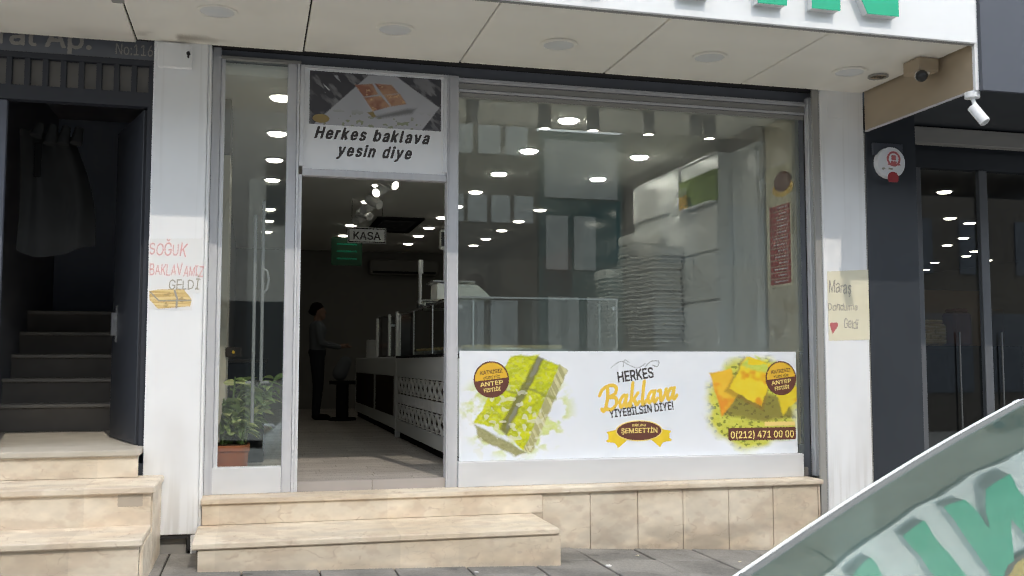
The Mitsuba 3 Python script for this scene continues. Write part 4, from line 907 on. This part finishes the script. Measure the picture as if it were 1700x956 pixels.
# ---------------------------------------------------------------- person at the back
def skeleton(bones, refine=.03, smooth=8):
    tot = m3.Manifold()
    for (p, r0), (q, r1) in bones:
        a = m3.Manifold.sphere(r0, 20).translate(list(map(float, p))); b = m3.Manifold.sphere(r1, 20).translate(list(map(float, q)))
        tot = tot + m3.Manifold.batch_hull([a, b])
    me = tot.refine_to_length(refine).to_mesh()
    t = trimesh.Trimesh(me.vert_properties[:, :3], me.tri_verts, process=True)
    trimesh.smoothing.filter_taubin(t, iterations=smooth); return t
PX0, PY0, PZ0 = 0.92, 8.0, 0.52
def P(x, y, z): return (PX0 + x, PY0 + y, PZ0 + z)
pe = thing('person', 'person in grey shirt and dark trousers standing side-on deep in the shop', 'person')
diffuse('mat_skin', (0.26, 0.16, 0.12)); diffuse('mat_hair', (0.012, 0.010, 0.009)); diffuse('mat_shirt', (0.13, 0.14, 0.15)); diffuse('mat_trousers', (0.03, 0.032, 0.036))
hd = [((P(0, 0, 1.60)), .088), ((P(.012, 0, 1.54)), .072)]
body = skeleton([(hd[0], hd[1]), ((P(.06, -.0, 1.52), .045), (P(.055, 0, 1.50), .042)), ((P(.085, 0, 1.585), .020), (P(.105, 0, 1.565), .014)), ((P(-.01, 0, 1.50), .055), (P(-.015, 0, 1.42), .058)),
    *[x for s in (-1, 1) for x in [((P(.33, s * .13 - .02, 1.07), .036), (P(.40, s * .12, 1.08), .03))]],
    *[((P(.40, s * .12 + o, 1.08), .014), (P(.47, s * .12 + o * 1.3, 1.07 - .01 * abs(o) * 30), .009)) for s in (-1, 1) for o in (-.03, -.01, .01, .03)],
    *[((P(.38, s * .12 - .03, 1.09), .014), (P(.43, s * .12 - .055, 1.10), .010)) for s in (-1, 1)]], .02, 6)
part(pe, 'head_and_hands', body, 'mat_skin', True)
hair = trimesh.creation.icosphere(3, .1); hair.vertices *= [1.0, .93, 1.0]; hair.vertices[:, 0] += np.where(hair.vertices[:, 2] < 0, -.03 * np.minimum(1, -hair.vertices[:, 2] / .04), 0); hair.vertices += (meshkit.noise(hair.vertices * 60)[:, None] - .5) * .01; hair.apply_translation(P(-.026, 0, 1.622))
part(pe, 'hair', hair, 'mat_hair', True)
part(pe, 'shirt', skeleton([((P(-.02, -.17, 1.38), .065), (P(-.02, .17, 1.38), .065)), ((P(-.02, -.12, 1.34), .11), (P(-.01, -.09, 1.02), .11)), ((P(-.02, .12, 1.34), .11), (P(-.01, .09, 1.02), .11)), ((P(0, -.08, 1.30), .12), (P(0, .08, 1.30), .12)), ((P(-.01, -.07, 1.0), .12), (P(-.01, .07, 1.0), .12)),
    *[x for s in (-1, 1) for x in [((P(-.02, s * .21, 1.38), .06), (P(.03, s * .25, 1.12), .048)), ((P(.03, s * .25, 1.12), .047), (P(.30, s * .15, 1.06), .036))]]]), 'mat_shirt', True)
part(pe, 'trousers', skeleton([((P(-.01, -.08, .98), .125), (P(-.01, .08, .98), .125)), *[x for s in (-1, 1) for x in [((P(-.01, s * .095, .92), .105), (P(.01, s * .11, .50), .072)), ((P(.01, s * .11, .50), .07), (P(-.02, s * .12, .10), .052))]]]), 'mat_trousers', True)
part(pe, 'shoe', skeleton([((P(-.03, -.12, .045), .043), (P(.15, -.14, .035), .034)), ((P(-.03, .12, .045), .043), (P(.15, .14, .035), .034))]), 'mat_hair', True)
solo('white_bag', 'pale bag standing on a dark stool in front of the standing person', 'bag', skeleton([(((1.22, 7.7, 1.20), .11), ((1.30, 7.75, 1.36), .09))]), 'mat_shirt', True)
st_ = thing('stool', 'dark round stool in front of the standing person deep in the shop', 'stool')
part(st_, 'seat', cyl((1.26, 7.72, 1.04), (1.26, 7.72, 1.09), .19, 24), 'mat_dark', 40)
part(st_, 'column', cyl((1.26, 7.72, .56), (1.26, 7.72, 1.04), .09, 16), 'mat_dark', 40)
part(st_, 'base', cyl((1.26, 7.72, .52), (1.26, 7.72, .56), .20, 24), 'mat_dark', 40)

# ================================================================ LEFT ENTRANCE
struct('stair_wall_left', bx(-2.30, -2.02, .62, 6.0, .3, 3.9), 'mat_stair_wall')
struct('stair_wall_right', bx(-0.68, -0.46, .36, 6.0, .3, 3.9), 'mat_stair_wall')
diffuse('mat_stair_back', (0.42, 0.48, 0.57))
struct('stair_wall_back', bx(-2.3, -0.46, 4.2, 4.3, .3, 3.9), 'mat_stair_back')
struct('stair_ceiling', bx(-2.4, -0.46, .36, 6.1, 3.9, 4.0), 'mat_stair_wall')
ss = thing('staircase', 'dark stone stairs climbing inside the left doorway', 'stairs')
for i in range(5):
    z = .787 + .026 + (i + 1) * .203; y = 1.85 + i * .29
    part(ss, 'riser', bx(-2.015, -0.69, y, y + (.29 if i < 4 else 1.18), z - .30 if i else .6, z - .032), 'mat_stair')
    part(ss, 'tread', bx(-2.015, -0.69, y - .025, y + (.30 if i < 4 else 1.18), z - .031, z, .005), 'mat_stair_nose')
ap = thing('house_sign', 'dark grey sign board with pale letters above the left doorway, partly hidden by the canopy', 'sign')
part(ap, 'board', bx(-2.42, -0.69, .17, .20, 3.425, 3.72), 'mat_frame_dark')
part(ap, 'lettering', text_at('Murat Ap.', -1.98, 3.475, .135, .169, .003, True, width=.86), 'mat_stair_nose'); part(ap, 'lettering', text_at('No:116', -0.955, 3.455, .075, .169, .003, width=.24), 'mat_stair_nose')
gd = thing('iron_door', 'dark iron double door with a row of small panes above, its right leaf open', 'door')
part(gd, 'frame', cat(bx(-2.42, -0.69, .16, .24, 3.385, 3.424), bx(-2.42, -0.69, .16, .24, 3.10, 3.198), bx(-0.735, -0.69, .165, .25, .78, 3.1), bx(-1.62 - .8, -2.30, .16, .25, .78, 3.1)), 'mat_iron')
for i in range(15):
    x = -0.698 - i * .112
    part(gd, 'transom_bar', bx(x - .034, x, .165, .225, 3.199, 3.384), 'mat_iron')
princ('mat_transom_pane', lambda p, n, uv: mix((0.16, 0.155, 0.15), (0.09, 0.09, 0.088), fbm(p.x * 4, 0, p.z * 5, 2)), 0.15)
for i in range(14):
    x = -0.698 - i * .112
    part(gd, 'transom_pane', bx(x - .1115, x - .0345, .20, .206, 3.1995, 3.3835), 'mat_transom_pane')
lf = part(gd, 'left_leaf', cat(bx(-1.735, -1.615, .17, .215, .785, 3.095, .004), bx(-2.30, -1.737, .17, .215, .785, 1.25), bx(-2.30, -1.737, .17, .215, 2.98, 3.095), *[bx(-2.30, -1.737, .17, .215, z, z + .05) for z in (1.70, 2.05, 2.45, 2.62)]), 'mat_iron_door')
part(lf, 'glazing', bx(-2.299, -1.738, .19, .195, 1.251, 2.979), 'mat_transom_pane')
# right leaf swung inwards
ang = math.radians(108)
def swing(m):
    v = m.vertices - np.array([-0.738, .20, 0]); c, s = math.cos(ang), math.sin(ang)
    m.vertices = np.c_[v[:, 0] * c - v[:, 1] * s - .738, v[:, 0] * s + v[:, 1] * c + .20, v[:, 2]]; return m
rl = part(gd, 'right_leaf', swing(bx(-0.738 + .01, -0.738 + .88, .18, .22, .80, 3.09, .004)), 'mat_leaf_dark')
part(rl, 'handle', swing(cat(bx(-0.02, .0, .225, .26, 1.55, 1.72, .004), bx(-.025, .005, .2205, .228, 1.50, 1.77))), 'mat_chrome')
# cloth cover hanging in the stairwell
cv = thing('cloth_cover', 'large grey cloth cover hanging in the dark stairwell behind the door', 'cloth')
ny, nz = 16, 26
V = []
for j in range(nz):
    t = j / (nz - 1)
    for i in range(ny):
        s = i / (ny - 1)
        w = .40 + .26 * math.sin(min(1, t * 1.25) * math.pi / 2)
        x = -1.72 + w * s * .80 + .02 * math.sin(9 * s + 3 * t); y = 1.05 + .05 * math.sin(14 * s) * (1 - .5 * t) + .22 * s
        z = 3.10 - t * (.88 + .09 * (1 - abs(2 * s - .6)))
        V.append([x, y, z])
F = [[j * ny + i, j * ny + i + 1, (j + 1) * ny + i + 1, (j + 1) * ny + i] for j in range(nz - 1) for i in range(ny - 1)]
F = np.array(F); cm_ = trimesh.Trimesh(V, np.vstack([F[:, [0, 1, 2]], F[:, [0, 2, 3]]]), process=False)
diffuse('mat_cloth_grey', lambda p, n, uv: mix((0.085, 0.088, 0.088), (0.055, 0.058, 0.06), fbm(p.x * 4, p.y * 4, p.z * 4, 3)))
part(cv, 'sheet', cm_, 'mat_cloth_grey', True)
part(cv, 'gathered_top', cat(*[cyl((-1.60 + i * .09, 1.0 + .02 * i, 3.03 + R.uniform(-.05, .04)), (-1.57 + i * .085, 1.03 + .02 * i, 3.13), .045, 10, .03) for i in range(4)]), 'mat_cloth_grey', 40)
part(cv, 'slit', bx(-1.60, -1.55, .97, .985, 2.72, 2.98, .01), 'mat_dark')

# ================================================================ RIGHT NEIGHBOUR
nb = thing('neighbour_shop', 'dark navy shop to the right with black framed glass doors and a grey fascia', 'shop')
part(nb, 'fascia', bx(4.765, 9.0, -1.33, -1.30, 3.20, 5.2), 'mat_slate')
part(nb, 'soffit', bx(4.765, 9.0, -1.30, .62, 3.40, 3.46), 'mat_navy')
part(nb, 'cladding', bx(4.752, 5.215, .0, .5, -.3, 3.39, .004), 'mat_navy')
part(nb, 'cladding_edge', bx(4.7385, 4.7505, .01, .2, -.2, 3.2), 'mat_grey_trim')
part(nb, 'upper_wall', bx(4.76, 9.0, .34, .6, 3.47, 10.5), 'mat_slate')
part(nb, 'head_beam', bx(5.22, 9.0, .36, .46, 3.245, 3.385, .005), 'mat_grey_trim')
part(nb, 'head_beam', bx(4.80, 5.08, -.022, -.002, 3.02, 3.12, .003), 'mat_slate')
princ('mat_stile', (0.12, 0.127, 0.138), 0.4); princ('mat_handle_grey', (0.09, 0.095, 0.095), 0.4)
fr = part(nb, 'door_frame', cat(bx(5.22, 5.60, .58, .66, -.3, 3.2), bx(5.2, 9.0, .58, .66, 3.075, 3.24), bx(7.6, 15.1, .58, .66, -.3, 3.07)), 'mat_navy')
for x0 in (5.585, 6.27, 7.0):
    part(nb, 'door_stile', bx(x0 + .0, x0 + .085, .55, .60, .15, 3.07, .003), 'mat_stile')
for x0 in (5.672, 6.357):
    part(nb, 'door_pane', pane(x0, x0 + .64, .59, .15, 3.07), 'mat_glass')
part(nb, 'threshold', bx(5.2, 9.0, .3, 1.0, -.3, .14), 'mat_concrete')
for x in (6.02, 6.46):
    part(nb, 'door_handle', cyl((x, .56, .6), (x, .56, 1.62), .008, 10), 'mat_handle_grey', 40)
part(nb, 'interior', cat(bx(5.1, 5.2, .7, 13, 0, 3.5), bx(15.0, 15.1, .7, 13, 0, 3.5), bx(5.1, 15.1, 13, 13.1, 0, 3.5)), 'mat_back_wall')
part(nb, 'floor', bx(5.2, 15.0, 1.01, 13, .05, .14), 'mat_dark_brown')
part(nb, 'ceiling', bx(5.2, 15.0, .67, 13, 3.40, 3.5), 'mat_inner_wall')
part(nb, 'counter', bx(5.6, 9.0, 3.2, 3.9, .14, 1.55), 'mat_dark')
part(nb, 'warm_shelf', cat(*[bx(8.5 + i * .5, 8.9 + i * .5, 8.0, 8.3, 1.6, 1.8 + .25 * (i % 3), .03) for i in range(9)]), 'mat_cheek')
for i, (x, y) in enumerate([(7.97, 3.19), (9.51, 5.06), (10.12, 5.41), (11.24, 6.94), (12.77, 8.56), (13.19, 9.3), (13.43, 10.53), (14.28, 11.95), (14.15, 9.87), (11.65, 7.87)]):
    downlight(x, y, 3.40, .085, f'small lit downlight in the dark right-hand shop, {nth(i)} counting inwards', 'downlights in the neighbouring shop')
for i, x in enumerate((5.95, 6.65, 7.4)):
    downlight(x, 1.05, 3.40, .085, f'downlight just behind the door head of the dark right-hand shop, {nth(i)} from the left', 'downlights in the neighbouring shop')
princ('mat_warm', (0.34, 0.22, 0.12), 0.6)
part(nb, 'back_panel', bx(5.5, 9.5, 4.3, 4.35, 1.4, 2.3), 'mat_warm')
for i, (x, w, h, m) in enumerate([(6.80, .22, .30, 'mat_gold'), (7.06, .30, .22, 'mat_green_sign'), (7.40, .20, .36, 'mat_marble_panel'), (7.66, .34, .26, 'mat_drawing'), (8.1, .25, .4, 'mat_red_poster')]):
    solo('counter_goods', f'goods standing on the counter of the dark right-hand shop, {nth(i)} from the left', 'goods', cat(bx(x, x + w, 3.25, 3.5, 1.552, 1.552 + h, .03), bx(x + .03, x + w - .03, 3.27, 3.48, 1.5525 + h, 1.60 + h, .02)), m)
gx = thing('shelf_box', 'red boxes on the counter inside the dark shop on the right', 'box')
part(gx, 'box', bx(5.85, 6.12, 3.0, 3.19, 1.56, 1.9, .01), 'mat_red_poster')
part(gx, 'box', bx(6.14, 6.30, 3.05, 3.2, 1.56, 1.8, .01), 'mat_red_print')
gx2 = thing('counter_display', 'dark rounded display on the counter beside the red boxes', 'display')
part(gx2, 'body', bx(6.4, 6.75, 3.1, 3.5, 1.56, 1.95, .06), 'mat_dark')
part(gx2, 'panel', bx(6.45, 6.7, 3.09, 3.099, 1.65, 1.85), 'mat_green_sign')
dsn = thing('round_sign', 'round white sign with a red emblem on the dark cladding right of the shop', 'sign')
(ax, az), = [(4.942, 2.956)]
part(dsn, 'disc', on_wall(Point(ax, az).buffer(.125, 40), -.06, .058), 'mat_print_white')
part(dsn, 'emblem', on_wall(unary_union([Point(ax + .02, az + .03).buffer(.062, 24).difference(Point(ax + .02, az + .03).buffer(.046, 24)), sbox(ax - .005, az - .01, ax + .045, az + .012), sbox(ax + .0, az + .02, ax + .04, az + .06), sbox(ax - .035, az - .02, ax + .08, az - .01)]), -.0622, .002), 'mat_emblem_red')
part(dsn, 'lettering', bx(ax - .09, ax - .06, -.0618, -.0602, az - .06, az - .045), 'mat_ink_pencil')
part(dsn, 'lettering', bx(ax - .03, ax + .01, -.0618, -.0602, az - .058, az - .045), 'mat_ink_pencil')
part(dsn, 'lower_tab', on_wall(Point(ax + .01, az - .125).buffer(.05, 24).intersection(sbox(ax - .1, az - .16, ax + .1, az - .07)), -.064, .003), 'mat_red_print')

part(nb, 'over_door_panel', bx(5.217, 15.1, .59, .655, 3.241, 3.45), 'mat_navy')

# ================================================================ PARKED CAR
car = thing('parked_car', 'white parked car at the lower right, seen across its windscreen that mirrors the shop sign', 'car')
CY = -5.30
CAR_TURN = math.radians(18.3)                                        # parked with its nose turned out of the row
def turned(m):
    v = m.vertices - np.array([1.265, CY + .75, 0]); c, s_ = math.cos(CAR_TURN), math.sin(CAR_TURN)
    m.vertices = np.c_[1.25 + v[:, 0] * c - v[:, 1] * s_, -4.56 + v[:, 0] * s_ + v[:, 1] * c, v[:, 2]]; return m
def CP(name, mesh, *a, **k): return part(car, name, turned(mesh), *a, **k)
def cz(x): return -0.045 - 0.0 * x
# lower body: lofted sections along X (front at the left)
st_x = [0.02, .06, .18, .5, 1.0, 1.33, 2.2, 3.2, 3.9, 4.35, 4.42]
hw = [.55, .68, .78, .85, .875, .88, .885, .88, .86, .78, .66]
top = [.54, .59, .64, .68, .73, .76, .82, .88, .89, .86, .76]
bot = [.32, .26, .22, .20, .19, .19, .19, .19, .20, .26, .36]
rings = []
for x, w, t, b in zip(st_x, hw, top, bot):
    sec = [(-w * .9, b), (-w, b + .12), (-w, t - .2), (-w * .97, t - .07), (-w * .88, t - .012), (-w * .5, t + .018), (0, t + .028), (w * .5, t + .018), (w * .88, t - .012), (w * .97, t - .07), (w, t - .2), (w, b + .12), (w * .9, b)]
    rings.append([[x, CY + y, z + cz(x)] for y, z in sec])
def loft(rings, cap=True):
    n, k = len(rings), len(rings[0]); v = np.array(rings).reshape(-1, 3); f = []
    for i in range(n - 1):
        for j in range(k):
            a, b = i * k + j, i * k + (j + 1) % k; f += [[a, b, b + k], [a, b + k, a + k]]
    if cap:
        f += [[0, j, j + 1] for j in range(1, k - 1)] + [[(n - 1) * k, (n - 1) * k + j + 1, (n - 1) * k + j] for j in range(1, k - 1)]
    m = trimesh.Trimesh(v, f, process=False); m.fix_normals(); return m
CP('body', loft(rings), 'mat_car_paint', 35)
# windscreen: far corner on the base, top edge; curved in both directions
def ws(s, t):
    """s: 0 far side .. 1 near side, t: 0 base .. 1 top"""
    k = 1 - (2 * s - 1) ** 2
    y = CY + .75 - .012 * t - s * (1.5 - .2 * t)
    x = 1.265 + 1.312 * t - k * (.03 - .018 * t)
    z = .79 + .43 * t + .017 * math.sin(math.pi * t) + .010 * s + .0016 * (float(meshkit.fbm(np.array([s * 6.0, t * 5.0, 2.5]), 3)) - .5)
    return [x, y, z]
ns, nt = 61, 45
def patch(fn, s0, s1, t0, t1, ns, nt, off=0.0):
    P_ = np.array([[fn(s0 + (s1 - s0) * i / (ns - 1), t0 + (t1 - t0) * j / (nt - 1)) for j in range(nt)] for i in range(ns)]).reshape(-1, 3)
    i = np.arange(ns * nt).reshape(ns, nt); f = np.stack([i[:-1, :-1], i[1:, :-1], i[1:, 1:], i[:-1, 1:]], -1).reshape(-1, 4)
    m = trimesh.Trimesh(P_, np.vstack([f[:, [0, 1, 2]], f[:, [0, 2, 3]]]), process=False)
    if m.face_normals[:, 2].mean() < 0: m.invert()
    return m
CP('windscreen', patch(ws, .0, 1., .0, 1., ns, nt), 'mat_windscreen', True)
def edge_tube(s, r, off): return tube([np.array(ws(s, t)) + off for t in np.linspace(-.02, 1.0, 18)], r, 10)
CP('pillar_trim', edge_tube(0.0, .0065, np.array([0, .012, .002])), 'mat_car_paint', 50, label='far windscreen pillar, thin and white')
CP('pillar_trim', edge_tube(1.0, .022, np.array([0, -.022, -.008])), 'mat_car_paint', 50)
princ('mat_seal_grey', (0.16, 0.17, 0.165), 0.5)
CP('windscreen_seal', cat(edge_tube(0.006, .013, np.array([0, 0, -.004])), tube([np.array(ws(s, 0)) for s in np.linspace(0, 1, 16)], .010, 8)), 'mat_seal_grey', 50)
def roof(s, t):
    a = np.array(ws(s, 1.0)); k = 1 - (2 * s - 1) ** 2
    x = a[0] + t * 1.05; z = a[2] + .05 * math.sin(math.pi * (t * .8 + .0)) + .0 * k - .05 * t * t
    return [x, a[1] * 1.0, z]
CP('roof', patch(roof, -.03, 1.03, 0.0, 1, 21, 13), 'mat_car_paint', True)
def rear(s, t):
    a = np.array(roof(s, 1.0)); return [a[0] + t * .55, CY + (a[1] - CY) * (1 + .12 * t), a[2] - t * (a[2] - .86)]
CP('rear_window', patch(rear, 0, 1, 0, 1, 13, 7), 'mat_car_glass', True)
for sgn, s in ((1, 0.0), (-1, 1.0)):
    A, Bp = np.array(ws(s, .02)), np.array(ws(s, 1.0)); C, D = np.array(roof(s, 1.0)), np.array(rear(s, 1.0))
    v = np.array([A, Bp, (np.array(roof(s, .5))), C, D]); v[:, 1] += sgn * .01
    CP('side_window', trimesh.Trimesh(v, [[0, 1, 2], [0, 2, 3], [0, 3, 4]], process=False), 'mat_car_glass')
    CP('side_pillar', tube([np.array(roof(s, .45)), np.array([3.0, CY + sgn * .80, .86])], .03, 8), 'mat_rubber')
CP('dashboard', cat(bx(1.34, 2.2, CY - .70, CY + .70, .62, .745, .03), bx(1.2, 4.0, CY - .76, CY + .76, .25, .34)), 'mat_dash')
for y in (CY - .38, CY + .38):
    CP('seat', cat(bx(2.15, 2.65, y - .25, y + .25, .35, .55, .05), bx(2.6, 2.78, y - .24, y + .24, .5, 1.08, .05), bx(2.66, 2.76, y - .12, y + .12, 1.08, 1.2, .03)), 'mat_dash')
for sx in (.82, 3.42):
    for sgn in (-1, 1):
        y = CY + sgn * .80; zc = .30 + cz(0)
        wh = CP('wheel', cyl((sx, y - .1, zc), (sx, y + .1, zc), .305, 32), 'mat_rubber', 40)
        part(wh, 'rim', turned(cyl((sx, y + sgn * .1005, zc), (sx, y + sgn * .108, zc), .2, 24)), 'mat_alu', 40)
for sgn in (-1, 1):
    CP('headlight', bx(.05, .22, CY + sgn * .6 - .13, CY + sgn * .6 + .13, .50, .62, .03), 'mat_chrome')
    CP('mirror', bx(1.95, 2.05, CY + sgn * .96 - .08, CY + sgn * .96 + .08, .68, .80, .03), 'mat_car_paint')
for a in (0.30, 0.62):
    p0 = np.array(ws(a, -.01)); p1 = np.array(ws(a + .28, .03))
    CP('wiper', tube([p0 + [-.03, 0, .012], p1 + [-.03, 0, .014]], .009, 6), 'mat_rubber')

# ================================================================ ACROSS THE STREET (seen only in reflections)
diffuse('mat_far_brown', (0.13, 0.115, 0.10)); diffuse('mat_far_pale', (0.46, 0.44, 0.40)); diffuse('mat_far_teal', (0.06, 0.13, 0.13)); diffuse('mat_far_window', (0.55, 0.58, 0.56)); diffuse('mat_far_front', (0.50, 0.53, 0.50))
def far_house(x0, x1, h, m, label, rows, wm):
    t = thing('far_house', label, 'building')
    part(t, 'wall', bx(x0, x1, -19, -13.6, -.5, h), m)
    for z0, z1, w, gap in rows:
        x = x0 + gap
        while x + w < x1:
            part(t, 'window', bx(x, x + w, -13.6, -13.56, z0, z1), wm); x += w + gap
    return t
far_house(-14, 3.2, 7.8, 'mat_far_pale', 'pale house across the street behind the viewpoint', [(1.0, 2.6, 1.8, .7), (4.2, 5.6, 1.0, .9)], 'mat_navy')
far_house(3.3, 6.0, 7.4, 'mat_far_brown', 'low brown house across the street with a row of pale windows', [(5.9, 6.9, .5, .12), (4.4, 5.0, .42, .1), (.4, 2.7, .6, .15)], 'mat_far_window')
far_house(6.05, 8.0, 6.5, 'mat_far_teal', 'narrow teal fronted shop across the street', [(5.0, 6.3, 1.7, .12), (3.4, 4.6, .5, .15), (.6, 2.8, .7, .2)], 'mat_far_front')
far_house(8.1, 26, 6.6, 'mat_far_brown', 'long brown house across the street', [(3.6, 5.0, .9, .8), (.6, 2.6, 1.8, .6)], 'mat_slate')
